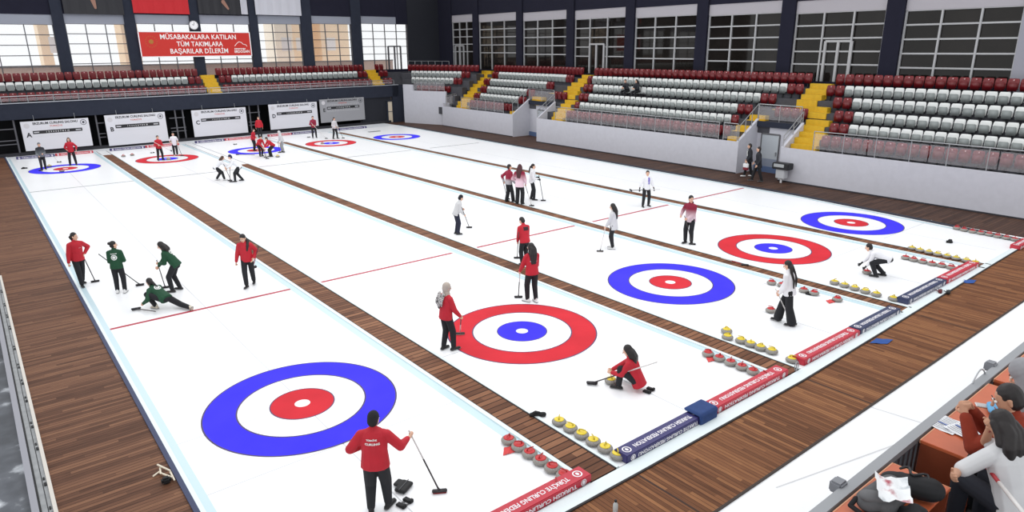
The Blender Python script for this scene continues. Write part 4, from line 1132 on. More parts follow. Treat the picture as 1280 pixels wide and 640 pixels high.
    if hair == 'side':
        b.chain([nape, neck+bk*.02-sx*.1+spine*.02, neck+cf*.1-sx*.1-spine*.1, neck+cf*.13-sx*.08-spine*.22], [.05, .05, .04, .022])
        b.chain([nape, neck+bk*.1, neck+bk*.12-spine*.12], [.055, .045, .025])
    if hair == 'ponytail': b.chain([hc-hf*.09+hu*.02, hc-hf*.14-hu*.03, neck+bk*.15-spine*.02, neck+bk*.15-spine*.18], [.035, .034, .036, .014])
    if hair == 'bun': b.caps(hc-hf*.105+hu*.06, hc-hf*.12+hu*.06, .05)
    if hair == 'braids':
        for off in (-.07, .07): b.chain([nape+hr*off*.8, neck+bk*.1+sx*off*1.1-spine*.02, neck+bk*.15+sx*off*1.1-spine*.22, neck+bk*.13+sx*off-spine*.42], [.04, .034, .03, .016])
    if hair == 'hijab':
        cap(.102); b.caps(hc+hu*.02-hf*.015, hc-hu*.07-hf*.005, .1, .08, (hr, .92)); b.caps(neck-spine*.03, neck+up*.06, .1, .082)
    if hair == 'cap':
        cap(.096, .012)
    if hair == 'hoodup':
        cap(.115); b.caps(hc+hu*.0-hf*.03, neck-spine*.02-cf*.02, .105, .11)
    hnm = {'hijab': 'headscarf', 'cap': 'beanie', 'hoodup': 'hood'}.get(hair, 'hair')
    b.blob(hnm, hairm, t, vox*.9, 2)
    if hair == 'hijab':
        b = MB(); b.chain([neck+bk*.12-sx*.1, neck+bk*.17-spine*.16-sx*.09, neck+bk*.17-spine*.3-sx*.04], [.06, .085, .04], (cf, .5)); b.chain([neck+bk*.12+sx*.04, neck+bk*.17-spine*.14+sx*.02, neck+bk*.17-spine*.24+sx*.06], [.06, .07, .03], (cf, .5))
        b.blob('scarf_tail', patches('grey print scarf', [(90, 88, 88), (200, 196, 192), (140, 136, 134), (60, 58, 60)], 14), t, vox, 2)
    # --- prints on the jacket, laid onto the cloth
    if back:
        bvh = BVHTree.FromPolygons([v.co[:] for v in jk.data.vertices], [p_.vertices[:] for p_ in jk.data.polygons])
        for kind, arg, hgt, sidesign, wdt, pm, xo in back:
            dirn = cf*sidesign           # ray direction into the cloth
            o0 = pel+spine*hgt-dirn*.5+sx*xo
            fr = frame(o0, sx*sidesign, spine)
            if kind == 'text': ob = text(arg, wdt*.2, pm, t, fr, fit=wdt, bold=.05, ext=0)
            else:
                g = MB(); n = 20
                if kind == 'disc': g.add([(math.cos(2*PI*k/n)*wdt, math.sin(2*PI*k/n)*wdt, 0) for k in range(n)]+[(0, 0, 0)], [(k, (k+1) % n, n) for k in range(n)])
                elif kind == 'ring': g.ann((0, 0), wdt*.7, wdt, 0, n)
                else:
                    nx, ny = 8, 4; g.add([(-wdt/2+wdt*i/nx, -arg/2+arg*j/ny, 0) for j in range(ny+1) for i in range(nx+1)], [(j*(nx+1)+i, j*(nx+1)+i+1, (j+1)*(nx+1)+i+1, (j+1)*(nx+1)+i) for j in range(ny) for i in range(nx)])
                g.v = [fr @ p_ for p_ in g.v]; ob = g.build('emblem' if kind != 'patch' else 'panel', pm, t)
            for vv in ob.data.vertices:
                o1 = vv.co-dirn*((vv.co-o0).dot(dirn)); h = bvh.ray_cast(o1, dirn)
                vv.co = (h[0]-dirn*.004) if h[0] is not None else o1+dirn*.35
            ob.parent = jk
            for i_ in range(3): pass
    M_ = M.Translation(p) @ M.Rotation(rz, 4, 'Z') @ M.Scale(s, 4)
    people.append((t, M_, hands))
    if broom:
        kind = broom[0]
        if kind == 'ice':        # (ice, head pixel, hand index, extra length past the hand)
            q = at(*broom[1], .03); hw = M_ @ hands[broom[2]]; top_ = hw+(hw-q).normalized()*broom[3]
        else:
            top_, q = M_ @ V(broom[1]), M_ @ V(broom[2])
        make_broom(top_, q, blabel or ('curling broom held by the '+label.split(',')[0]), brmat)
    return t

BRH = {'dark': mat('dark broom handle', (58, 50, 52), .4), 'white': mat('white broom handle', (216, 212, 210), .4), 'red': mat('red broom handle', (170, 40, 48), .4)}
BPAD = mat('broom pad black', (34, 32, 36), .8)
def make_broom(a, q, label, style=None):
    style = style or ('dark', 'dark', BPAD)
    t = thing('curling_broom', ' '.join(label.split()[:16]), 'broom', q, 0, 'curling brooms')
    d = a-q; L = d.length; u = d.normalized()
    b = MB(); b.cyl(u*.03, u*L*.55, .014, .014, 8); b.build('lower_handle', BRH[style[0]], t, True)
    b = MB(); b.cyl(u*L*.55, u*L, .014, .013, 8); b.caps(u*L, u*(L+.01), .015, .014, None, 8, 2); b.build('upper_handle', BRH[style[1]], t, True)
    hd = V((u.x, u.y, 0)); hd = hd.normalized() if hd.length > .1 else V((1, 0, 0))
    cv = q-CAM; cv.z = 0; cv.normalize(); ln = V((cv.y, -cv.x, 0)) if q.z < .2 else u.cross(V((0, 0, 1))).normalized()
    wd = ln.cross(u).normalized() if q.z > .2 else V((ln.y, -ln.x, 0)); nz = ln.cross(wd).normalized()
    R = M((ln, wd, nz)).transposed()
    b = MB(); b.rbox((0, 0, .01), (.24, .085, .03), .012, R); b.caps((0, 0, .015), u*.07, .022, .016, None, 8, 3); b.build('broom_head', mat('broom head shell', (48, 44, 48), .5), t, True)
    b = MB(); b.rbox(nz*(-.014 if nz.z > 0 else .014), (.22, .075, .025), .01, R); b.build('pad', style[2], t, True)
    return t
EMB = mat('white print', (232, 234, 232), .7); PLUM = mat('plum print', (120, 110, 190), .7)
RPAD = mat('red broom pad', (150, 24, 30), .8)
# coach, nearest
person((474, 640), 12, 'woman in red jacket and black cap with her back to the camera', 1.64, JRED, TBK, SHB, hair='cap', hairm=mat('black knit cap', (30, 30, 34), .9, bump=.4, nscale=60), wide=1.18, bulk=1.22,
       hL=(-.2, .2, 1.02), hR=(.48, .28, 1.12), grip=(1, 1), head=(20, 14), feet=((-.11, -.03, 0), (.13, .1, 0)), toes=(14, -26), sleeve=.82, broom=('ice', (549.5, 614), 1, .05), brmat=('dark', 'white', RPAD), vox=.009,
       back=[('text', 'CURLING', .325, 1, .22, EMB, 0), ('text', 'TÜRKİYE', .385, 1, .16, EMB, -.01)], blabel='curling broom with dark red pad held out by the woman in black cap', epole=((-.8, -.5, -.3), (.3, -.6, -.7)))
person((104, 357), 165, 'woman in red jacket walking along the left edge of the leftmost sheet', 1.62, JRED, TBK, SHB, hair='ponytail', hR=(.27, .06, .78), hL=(-.2, .02, .98), grip=(0, 1), feet=((-.07, -.22, 0), (.06, .14, 0)), head=(-40, 4),
       broom=('ice', (119, 351.5), 0, .18), back=[('text', 'TR', .3, -1, .06, EMB, -.07)], epole=((-.9, -.6, 0), (.5, -.8, -.3)))
person((152, 366), 15, 'woman in green jacket with round back emblem, standing with back turned', 1.52, JGRN, TBK, SHW, hair='bun', head=(65, 2), hL=(-.05, .24, 1.02), hR=(.12, .24, .98), grip=(1, 1), feet=((-.1, 0, 0), (.12, -.05, 0)),
       broom=('loc', (-.5, .3, 1.22), (.42, .55, .04)), back=[('ring', 0, .26, 1, .085, EMB, 0), ('disc', 0, .26, 1, .045, EMB, 0), ('text', 'ERZURUM', .375, 1, .17, EMB, 0)])
person((220, 364), 292, 'woman in green jacket bending over her broom beside the sliding thrower', 1.6, JGRN, TBK, SHB, hair='long', lean=32, pel=(0, -.1, .88), head=(0, 18), hL=(-.05, .34, .9), hR=(.06, .4, .78), grip=(1, 1), feet=((-.12, .05, 0), (.13, -.08, 0)),
       broom=('ice', (206.5, 359), 0, .1), back=[('disc', 0, .34, 1, .075, EMB, 0), ('disc', 0, .24, 1, .04, EMB, .02)])
person((206, 386), 325, 'woman in green jacket sliding low on the ice after releasing a stone', 1.6, JGRN, TBK, hair='ponytail', lean=62, pel=(0, -.05, .36), head=(0, -10), hL=(-.32, .42, .2), hR=(.12, .72, .22), grip=(1, 0), feet=((-.1, .22, 0), (.22, -.78, .0)), toept=(0, 60), kpole=((-.5, 1, .6), (.5, .2, -.6)),
       broom=('loc', (-.38, -.12, .08), (-.42, .62, .05)), shoe=mat('cream shoe', (206, 196, 180), .7), back=[('ring', 0, .3, 1, .09, EMB, 0), ('disc', 0, .3, 1, .05, EMB, 0)])
person((313, 358), 195, 'woman in red jacket with long dark hair walking near the first walkway', 1.63, JRED, TBK, SHB, hair='side', lean=10, hR=(.3, .04, .8), hL=(-.22, .1, .92), grip=(0, 1), feet=((-.06, -.24, 0), (.07, .12, 0)), head=(10, 26),
       broom=('loc', (-.42, .18, 1.28), (-.06, -.3, .5)), brmat=('red', 'dark', BPAD))
person((559, 438), 55, 'woman in red jacket and grey headscarf at the left edge of the near red house', 1.62, JRED, TBK, SHB, hair='hijab', hairm=mat('taupe headscarf', (176, 164, 154), .85, noise=.08), hL=(-.12, .22, .95), hR=(.2, .26, .86), grip=(1, 1), feet=((-.1, -.03, 0), (.1, .12, 0)), head=(10, 10), broom=('ice', (575, 417), 1, .06), brmat=('white', 'dark', mat('white broom pad', (214, 206, 200), .8)))
person((656, 332), 330, 'woman in red jacket looking down, standing on the walkway behind the ponytailed player', 1.57, JRED, TBK, SHB, hair='short', lean=12, head=(-25, 30), hL=(-.16, .2, .82), hR=(.02, .28, 1.06), grip=(1, 1), broom=('ice', (646.5, 322), 0, .62), brmat=('dark', 'dark', BPAD), feet=((-.1, 0, 0), (.1, .06, 0)), back=[('patch', .12, .36, 1, .2, mat('dark shoulder panel', (52, 32, 40), .8), .03)])
person((665, 378), 335, 'woman in red jacket with long black hair beside the second walkway', 1.66, JRED, TBK, SHW, hair='long', hL=(-.24, .26, .86), hR=(.05, .26, .95), grip=(1, 1), feet=((-.1, .08, 0), (.1, -.04, 0)), toes=(30, 0), head=(-25, 10), broom=('ice', (648, 371), 0, .1), brmat=('dark', 'white', BPAD), back=[('text', 'CURLING', .28, 1, .2, EMB, 0)])
person((789, 486), 283, 'woman in red jacket crouching with a yellow stone, long black hair', 1.62, JRED, TBK, SHB, hair='long', lean=22, pel=(0, -.12, .26), feet=((-.12, .24, 0), (.12, -.14, .07)), toept=(0, 45), toes=(5, -5), hL=(-.1, .4, .34), hR=(.14, .52, .24), grip=(1, 1), head=(-5, 16), kpole=((-.2, .6, 1), (.4, 1, .2)), longtop=.05,
       broom=('loc', (-.16, -.52, .78), (-.16, .8, .05)), brmat=('dark', 'white', BPAD))
person((571, 293), 75, 'woman in white jacket and dark cap leaning on her broom, third sheet', 1.5, JGRY, TNV, SHB, hair='cap', hairm=mat('dark knit cap', (30, 30, 38), .9), lean=20, head=(0, 20), hL=(-.1, .28, 1.02), hR=(.12, .3, .84), grip=(1, 1), broom=('ice', (586.5, 284), 1, .72), feet=((-.1, 0, 0), (.1, .03, 0)))
person((636, 253), 55, 'woman in short maroon and grey top holding a broom behind, leftmost of three', 1.7, grad('maroon over grey', (170, 165, 170), (140, 22, 52), .98, 1.08), TBK, SHB, hair='short', hL=(-.28, -.06, .9), hR=(.24, .16, .88), grip=(1, 0), broom=('loc', (-.42, -.1, 1.18), (-.16, .05, .12)), brmat=('dark', 'dark', BPAD), feet=((-.1, -.05, 0), (.12, .16, 0)), head=(25, 4), flare=.02)
person((649.5, 256), 20, 'woman in maroon to pink faded jacket, back turned, middle of three', 1.78, grad('maroon fade', (226, 196, 208), (140, 26, 56), .98, 1.3), TBK, SHB, hair='long', hairm=mat('auburn hair', (70, 30, 36), .6), hR=(.22, .14, .86), hL=(-.2, .16, 1.0), grip=(1, 1), broom=('ice', (664.5, 257), 1, .08), brmat=('white', 'dark', BPAD), flare=.02, longtop=.06, head=(-10, 4))
person((665, 250), 95, 'woman in white jacket with ponytail, rightmost of three by the walkway', 1.64, JWHT, TBK, SHB, hair='ponytail', hL=(-.05, .24, 1.06), hR=(.12, .3, .98), grip=(1, 1), broom=('ice', (679, 250.5), 1, .2), hand_m=BLACK, sleeve=.7, head=(5, 6), feet=((-.12, -.05, 0), (.1, .1, 0)))
person((766, 311), 282, 'woman in long pale grey jacket and white shoes, right of the long hog line', 1.58, JGRY, TBK, SHW, hair='long', hL=(-.1, .26, .82), hR=(.12, .22, .86), grip=(1, 1), broom=('ice', (750, 314), 0, .1), brmat=('white', 'white', mat('white broom pad', (214, 206, 200), .8)), longtop=.08, head=(0, 12))
person((807, 258), 155, 'woman in white and violet jacket holding a broom across her hips', 1.56, JWHT, TBK, SHB, hair='bun', hL=(-.36, .02, .82), hR=(.36, .04, .84), grip=(1, 1), broom=('loc', (-.62, .08, .78), (.82, .1, .82)), brmat=('dark', 'white', BPAD), hand_m=BLACK, sleeve=.55, feet=((-.14, .0, 0), (.2, .12, 0)), head=(20, 2), back=[('patch', .2, .36, -1, .1, PLUM, -.04), ('patch', .1, .2, -1, .08, PLUM, -.05)])
person((861, 304), 205, 'woman in maroon and pale jacket leaning on broom below the hog line', 1.72, grad('maroon fade two', (222, 200, 208), (134, 24, 52), .92, 1.22), TBK, SHB, hair='ponytail', lean=8, hR=(.26, .2, .98), hL=(-.02, .26, .92), grip=(1, 1), broom=('ice', (865.5, 305), 0, .12), head=(-50, 8), feet=((-.1, .02, 0), (.1, .08, 0)), longtop=.04)
person((982, 405), 270, 'woman in white jacket with long black braids and flared black trousers', 1.64, JWHT, TBK, SHB, hair='braids', lean=8, hL=(-.06, .22, .82), hR=(.1, .22, .84), grip=(1, 1), broom=('ice', (990, 404.5), 0, .15), brmat=('white', 'white', mat('white broom pad', (214, 206, 200), .8)), flare=.055, feet=((-.1, -.14, 0), (.12, .2, 0)), twist=-20, head=(-10, 18), longtop=.02)
person((1099, 346), 272, 'woman in white jacket crouching to slide a red stone, fourth sheet', 1.6, JWHT, TBK, SHB, hair='short', lean=72, pel=(0, -.14, .62), hL=(-.05, .42, .26), hR=(.12, .6, .26), grip=(1, 1), feet=((-.12, .1, 0), (.14, -.1, 0)), toes=(0, 0), head=(0, -20), hand_m=BLACK, sleeve=.62, kpole=((-.2, 1, .2), (.2, 1, .2)), back=[('patch', .12, .3, -1, .1, PLUM, -.05)])
person((946, 227), 262, 'person in long black coat walking past the near doorway', 1.76, JBLK, TBK, SHB, hair='short', hL=(-.24, .08, .84), hR=(.24, .14, .9), longtop=.14, feet=((-.08, -.2, 0), (.08, .24, 0)), head=(0, 6), back=[('patch', .06, .4, -1, .09, EMB, .06), ('patch', .05, .44, 1, .08, EMB, .1)])
wk = person((935, 221), 262, 'person in black jacket and white shirt carrying a bag, beyond the black coat', 1.74, JBLK, TBK, SHW, hair='short', hL=(-.24, .14, .84), hR=(.26, .1, .84), grip=(1, 0), feet=((-.08, .22, 0), (.08, -.18, 0)), longtop=.04, back=[('patch', .3, .3, -1, .16, EMB, 0)])
# bag carried by the walker
t0, M0, hd0 = people[-1]
hp = M0 @ hd0[0]
t = thing('shopping_bag', 'white and red bag carried by the walker at the near doorway', 'bag', hp-V((0, 0, .42)))
b = MB(); b.rbox((0, 0, .24), (.12, .3, .2), .02); b.build('upper_bag', PW, t); b = MB(); b.rbox((0, 0, .08), (.118, .296, .16), .02); b.build('lower_bag', mat('dark red bag', (130, 36, 50), .7), t)
b = MB(); n = 10; b.chain([(0, .1*math.cos(PI*k/n), .33+.09*math.sin(PI*k/n)) for k in range(n+1)], [.008]*(n+1), None, 6); b.build('bag_handle', PW, t, True)
# far players
FV = .014
person((55, 212), 175, 'person in black and grey jacket beside the leftmost far blue house', 1.56, grad('grey front', (120, 126, 130), (36, 38, 44), .95, 1.3), TBK, SHB, hair='cap', hairm=mat('grey cap', (110, 112, 116), .9), broom=('ice', (51, 213), 1, .1), hR=(.16, .26, .9), hL=(-.1, .24, 1.0), grip=(1, 1), vox=FV)
person((92, 206.5), 185, 'woman in red jacket standing behind the leftmost far blue house', 1.66, JRED, TBK, SHB, hair='long', hairm=HBR, hL=(-.3, .1, .95), hR=(.2, .12, .98), feet=((-.16, 0, 0), (.16, .04, 0)), vox=FV)
person((201, 200.5), 160, 'woman in red jacket with diagonal broom on the second far house', 1.55, JRED, TBK, SHB, hair='short', hR=(.12, .24, 1.05), hL=(-.12, .26, .98), grip=(1, 1), broom=('loc', (.36, .2, 1.3), (-.62, .4, .62)), feet=((-.14, .05, 0), (.16, 0, 0)), vox=FV, brmat=('white', 'white', BPAD))
person((220, 194.5), 175, 'person in white T-shirt standing at the second far house', 1.5, JWHT, TBK, SHW, hair='short', hL=(-.22, .1, .9), hR=(.2, .12, .95), broom=('ice', (227.5, 194.5), 0, .1), grip=(1, 0), sleeve=.4, longtop=.06, vox=FV)
person((277, 225.5), 88, 'brown-haired sweeper in white jacket, left of the sweeping pair', 1.55, JWHT, TBK, SHW, hair='long', hairm=HBR, lean=48, pel=(0, -.22, .8), hL=(-.02, .5, .78), hR=(.06, .56, .62), grip=(1, 1), broom=('ice', (287.5, 225.5), 1, .35), feet=((-.12, -.25, 0), (.12, .16, 0)), head=(0, 5), vox=FV)
person((297, 227), 268, 'sweeper in white jacket and dark blue cap, right of the sweeping pair', 1.62, JWHT, TBK, SHB, hair='cap', hairm=mat('navy cap', (34, 36, 70), .8), lean=42, pel=(0, -.16, .84), hL=(-.02, .46, .8), hR=(.06, .5, .66), grip=(1, 1), broom=('ice', (289.5, 227), 1, .3), feet=((-.12, .12, 0), (.14, -.26, 0)), head=(0, 8), vox=FV)
person((318, 188.5), 120, 'standing woman in red jacket behind two sweeping red players', 1.5, JRED, TBK, SHB, hair='ponytail', lean=10, hL=(-.06, .24, 1.0), hR=(.12, .24, .96), grip=(1, 1), vox=FV)
person((326.5, 195.5), 150, 'left of two red-jacketed sweepers at the middle far house', 1.52, JRED, TBK, SHB, hair='short', lean=40, pel=(0, -.16, .84), hL=(-.1, .42, .8), hR=(.1, .46, .68), grip=(1, 1), broom=('ice', (332, 196.5), 1, .3), vox=FV)
person((339, 196), 250, 'right of two red-jacketed sweepers at the middle far house', 1.5, JRED, TBK, SHB, hair='short', lean=46, pel=(0, -.2, .82), hL=(-.1, .42, .74), hR=(.1, .46, .62), grip=(1, 1), broom=('ice', (334, 198), 1, .3), vox=FV)
person((354, 190.5), 250, 'person dressed all in pale grey beside the red sweepers', 1.45, JGRY, mat('grey trousers', (150, 152, 156), .85), SHB, hair='hoodup', hairm=JGRY, lean=16, hL=(-.16, .2, .8), hR=(.14, .24, .8), vox=FV, broom=('ice', (349.5, 190.5), 1, .1), grip=(0, 1))
person((325.5, 172), 180, 'person in red jacket standing between the third and fourth scoreboards', 1.62, JRED, TBK, SHB, hair='short', hairm=HBR, vox=FV)
person((393, 172.5), 168, 'woman in maroon jacket with slanted white broom at the fourth far house', 1.68, JMAR, TBK, SHB, hair='short', hL=(-.06, .26, .96), hR=(.14, .24, 1.02), grip=(1, 1), broom=('ice', (408, 173), 0, .35), brmat=('white', 'white', BPAD), feet=((-.16, 0, 0), (.12, .02, 0)), vox=FV)
person((419, 173.5), 140, 'person in pale grey jacket at the fourth far house, rightmost far player', 1.62, JGRY, TBK, SHB, hair='ponytail', hL=(-.14, .26, .9), hR=(.1, .22, .96), grip=(1, 1), broom=('ice', (429, 172.5), 0, .15), feet=((-.16, .1, 0), (.14, -.05, 0)), vox=FV)
# broom lying on a walkway
a, q = at(902, 322.5, .06), at(931, 331, .04)
make_broom(a, q, 'white and red broom lying on the walkway right of the middle blue house', ('red', 'white', BPAD))
# the far blue-handled broom lying across the middle far house
a, q = at(318, 193.5, .05), at(297, 193, .04)
make_broom(a, q, 'dark broom lying on the ice at the middle far house', ('dark', 'dark', BPAD))
# two spectators in the stand
for k, (pp, lab) in enumerate(((SPECT[0], 'left of two dark-clothed spectators seated in the middle block'), (SPECT[1], 'right of two dark-clothed spectators seated in the middle block'))):
    w = pp+V((-.42, 0, 0)); dvec = (w-CAM); dvec.z = 0; dvec.normalize(); rtv = V((dvec.y, -dvec.x, 0)); fv = V((-1, -.05, 0))
    fa_ = math.degrees(math.atan2(fv.dot(rtv), fv.dot(dvec)))
    person(None, fa_, lab, 1.66, JBLK, TBK, SHB, hair='short' if k == 0 else 'long', pel=(0, -.22, .56), lean=22 if k == 0 else 12, feet=((-.12, .2, 0), (.12, .24, 0)), hL=(-.08, .2, .72), hR=(.08, .22, .7), grip=(1, 1), world=w, vox=FV, head=(15 if k else -20, 12))

# ------------------------------------------------------------------ near gallery with judges' desks (bottom right)
ZD, ZFL = 3.35, 2.6
def atz(u, v, z=ZD): return at(u, v, z)
DW = mat('cherry veneer', (198, 100, 62), .45, noise=.1, nscale=3); DWD = mat('cherry veneer side', (132, 62, 36), .5, noise=.12, nscale=3); DWE = mat('pale desk edge', (214, 150, 112), .5)
NB = mat('dark navy carpet', (22, 27, 44), .95, noise=.2, nscale=8)
m_ = MB(); m_.bbox((-3.2, -13.5, ZFL-.3), (14, -10.0, ZFL)); struct('floor', m_, NB)
m_ = MB(); m_.bbox((-3.2, -10.0, ZFL-.6), (14, -9.93, ZFL+.1)); struct('trim_14', m_, NAVY2)
YR = -10.02
t = thing('gallery_rail', 'grey steel gallery rail with flat bars in front of the brown desks', 'railing', (0, YR, ZFL))
b = MB(); b.bbox((-2.6, -.055, .7), (9, .03, .76)); b.build('top_rail', mat('grey painted steel', (150, 152, 156), .5), t)
b = MB(); b.bbox((-2.6, -.03, .06), (9, .005, .1)); b.build('bottom_rail', mat('grey painted steel', (150, 152, 156), .5), t)
x = -.9; nbar = 0
while x < 8.2:
    b = MB(); b.bbox((x, -.03, .08), (x+.05, .0, .72)); b.build('baluster', mat('dark grey bar', (74, 76, 82), .5), t); x += .105
for (u, v) in ((1064, 612), (1241, 456)):
    p = at(u, v, ZFL+.76); b = MB(); b.rbox((p.x, .06, .74), (.12, .1, .1), .015); b.build('rail_bracket', mat('grey bracket', (128, 130, 136), .5), t)
b = MB(); pr = at(1228, 470, ZFL+.8); n = 12
b.chain([(pr.x-.18+.36*k/n, .02, .76+.1*math.sin(PI*k/n)) for k in range(n+1)], [.008]*(n+1), None, 6); b.build('wire_hoop', STEEL, t, True)
YF_, DD = -10.1, .44
def desk(x0, x1, label, z=ZD, yf=YF_, dd=DD):
    w = x1-x0; t = thing('judges_desk', label, 'desk', ((x0+x1)/2, yf-dd/2, ZFL), 0, 'cherry desks along the gallery rail'); h = z-ZFL
    b = MB(); b.rbox((0, 0, h-.015), (w, dd, .03), .004); b.build('desktop', DW, t)
    for s in (-1, 1):
        b = MB(); b.box((s*(w/2-.012), 0, (h-.03)/2), (.022, dd-.01, h-.03)); b.build('side_panel', DWD, t)
    b = MB(); b.box((0, dd/2-.02, h*.6-.015), (w-.05, .02, h*.8-.03)); b.build('front_panel', DWD, t)
    b = MB(); b.bbox((-w/2, dd/2-.006, h-.03), (w/2, dd/2+.004, h+.002)); b.bbox((w/2-.006, -dd/2, h-.03), (w/2+.002, dd/2, h+.002)); b.build('edge_band', DWE, t)
xa = atz(1117, 579).x; xb = atz(1152, 550.6).x; xc = atz(1202, 502).x; xd = atz(1231, 478).x; xe = atz(1236, 472).x; xf = atz(1262, 452).x; xg = atz(1290, 430).x
desk(xa-1.0, xa, 'small cherry desk in the bottom corner holding the bags')
desk(xb, xc, 'cherry desk with the white printed sheets on top')
desk(xc+.004, xd, 'cherry desk in front of the man in the rust sweater')
desk(xe, xf, 'cherry desk beyond the gap, fourth along the rail')
desk(xf+.004, xg, 'cherry desk at the right edge, fifth along the rail')
# papers on the desk
def paper(px, rz, label, lines=True, w=.21, d=.3, z=ZD+.002):
    t = thing('paper_sheet', label, 'paper', at(*px, z), rz, 'papers on the desk')
    b = MB(); n = 6; b.add([(-w/2+w*i/n, y, .004*math.sin(i*1.3+y*5)+.004) for y in (-d/2, d/2) for i in range(n+1)], [(i, i+1, n+2+i, n+1+i) for i in range(n)]); b.build('sheet', mat('paper white', (238, 240, 244), .7), t)
    if lines:
        b = MB()
        for k in range(9): b.box((0, -d/2+.03+k*.03, .009), (w*.8, .004, .001))
        b.cur = 1; b.box((0, .02, .0095), (w*.8, .014, .001)); b.build('print', [mat('grey print', (150, 154, 162), .7), mat('blue print', (90, 120, 190), .7)], t)
paper((1186, 532), 1.45, 'white printed sheet on the desk, left of the two')
paper((1207, 537), 1.25, 'white printed sheet on the desk, right of the two', z=ZD+.012)
# bags on the small desk
BAGG = mat('charcoal backpack fabric', (88, 88, 90), .85, noise=.12, nscale=12, bump=.2); BAGB = mat('black bag fabric', (22, 22, 26), .8, noise=.2, nscale=10)
ctr = at(1098, 615, ZD+.08)
t = thing('backpack', 'charcoal grey backpack lying on the small corner desk', 'backpack', (ctr.x-.03, ctr.y-.02, ZD), .1)
b = MB(); b.caps((-.14, .02, .09), (.16, -.03, .1), .1, .09, ((0, 0, 1), .85)); b.caps((-.1, -.08, .08), (.12, -.1, .08), .08, .075); b.blob('bag_body', BAGG, t, .01, 4)
b = MB(); b.caps((-.18, .03, .15), (-.1, -.08, .15), .06, .05, ((0, 0, 1), .7)); b.blob('front_pocket', mat('grey pocket fabric', (104, 104, 106), .85), t, .01)
b = MB(); b.chain([(-.2, .1, .1), (-.24, .12, .05), (-.26, .02, .03), (-.22, -.08, .05)], [.02, .018, .018, .02], None, 8); b.build('shoulder_strap', BAGB, t, True)
b = MB()
for yy in (-.04, -.075): b.chain([(-.02, yy, .185), (.1, yy-.02, .185), (.17, yy-.02, .165)], [.006]*3, None, 6)
b.build('zip', INK, t, True)
ctr = at(1142, 606, ZD+.1); t = thing('handbag', 'black bag lying on the small corner desk against the rail side', 'bag', (ctr.x-.05, ctr.y+.0, ZD), 0)
b = MB(); b.caps((-.02, .12, .09), (.08, -.1, .1), .1, .11, ((0, 0, 1), .8)); b.caps((-.06, .13, .06), (.08, .1, .07), .07, .07); b.blob('bag_body', BAGB, t, .01)
b = MB(); n = 10; b.chain([(.08+.05*math.sin(k), .12-.22*k/n, .17+.02*math.sin(PI*k/n)) for k in range(n+1)], [.01]*(n+1), None, 6); b.build('shoulder_strap', INK, t, True)
ctr = at(1116, 612, ZD+.2); t = thing('carrier_bag', 'white printed plastic bag lying between the two dark bags', 'bag', (ctr.x, ctr.y, ZD+.18), .5)
b = MB(); nx, ny = 8, 6
b.add([(-.16+.32*i/nx, -.11+.22*j/ny, .03+.016*math.sin(i*1.7+j)+.012*math.cos(j*2.1)) for j in range(ny+1) for i in range(nx+1)], [(j*(nx+1)+i, j*(nx+1)+i+1, (j+1)*(nx+1)+i+1, (j+1)*(nx+1)+i) for j in range(ny) for i in range(nx)])
b.v += []; b.build('bag_sheet', patches('white plastic print', [(170, 60, 80), (238, 238, 240), (238, 240, 242), (238, 240, 242), (190, 196, 200)], 5, .4), t, True)
ctr = at(1148, 640, ZD+.06); t = thing('jacket', 'black bundled jacket at the bottom edge of the small desk', 'jacket', (ctr.x-.07, ctr.y, ZD))
b = MB(); b.caps((-.12, 0, .05), (.06, .02, .06), .07, .06); b.caps((-.02, .06, .05), (.07, -.02, .06), .06, .05); b.caps((-.15, .06, .04), (-.02, -.04, .07), .05); b.blob('folded_cloth', BAGB, t, .01)
# chairs
CHB = mat('blue chair shell', (40, 62, 100), .6)
def chair(loc, label):
    t = thing('chair', label, 'chair', loc, 0, 'blue chairs at the desks')
    b = MB(); b.rbox((0, 0, .45), (.42, .42, .04), .015); b.build('seat', CHB, t)
    b = MB(); b.rbox((0, -.21, .66), (.4, .03, .28), .012, M.Rotation(.12, 3, 'X')); b.build('backrest', CHB, t)
    for sx_ in (-1, 1):
        for sy in (-1, 1):
            b = MB(); b.cyl((sx_*.19, sy*.19, 0), (sx_*.17, sy*.17, .44), .013, .013, 8); b.build('leg', DKALU, t)
# judges
def judge(headpx, hz, label, **k):
    """seated person whose head appears at a pixel, head height hz"""
    hp_ = at(*headpx, hz)
    le = math.radians(k.get('lean', 20)); up_ = .49*math.cos(le)+.15; fw_ = .49*math.sin(le)+.05
    H = k.pop('H', 1.6); s = H/1.65
    pelz = .50
    da = math.radians(k.pop('dir', 0)); fv = V((math.sin(da), math.cos(da), 0))
    base = V((hp_.x, hp_.y, hz-(up_+pelz)*s))-fv*fw_*s
    dvec = base-CAM; dvec.z = 0; dvec.normalize(); rtv = V((dvec.y, -dvec.x, 0))
    fa_ = math.degrees(math.atan2(fv.dot(rtv), fv.dot(dvec)))
    o = person(None, fa_, label, H, pel=(0, 0, pelz), feet=((-.12, .42, 0), (.12, .4, 0)), world=base, vox=.008, **k)
    return base, s
zt = .8
JW2 = mat('white T-shirt', (206, 206, 208), .85, noise=.04, nscale=6); JRU = mat('rust sweater', (136, 48, 28), .95, noise=.12, nscale=10, bump=.3)
jb, js = judge((1253, 529), 3.86, 'woman in white T-shirt with dark ponytail leaning on the desk', H=1.58, top=JW2, trou=mat('dark jeans', (30, 32, 42), .9), hair='long', dir=28, lean=28, hL=(-.58, .08, .8), hR=(-.02, .36, 1.0), grip=(0, 1), head=(-15, 18), sleeve=.4, skin=SKIN2, epole=((-.6, .3, -.6), (.5, .1, -.9)))
chair((jb.x, jb.y-.02, ZFL), 'blue chair under the woman in the white T-shirt')
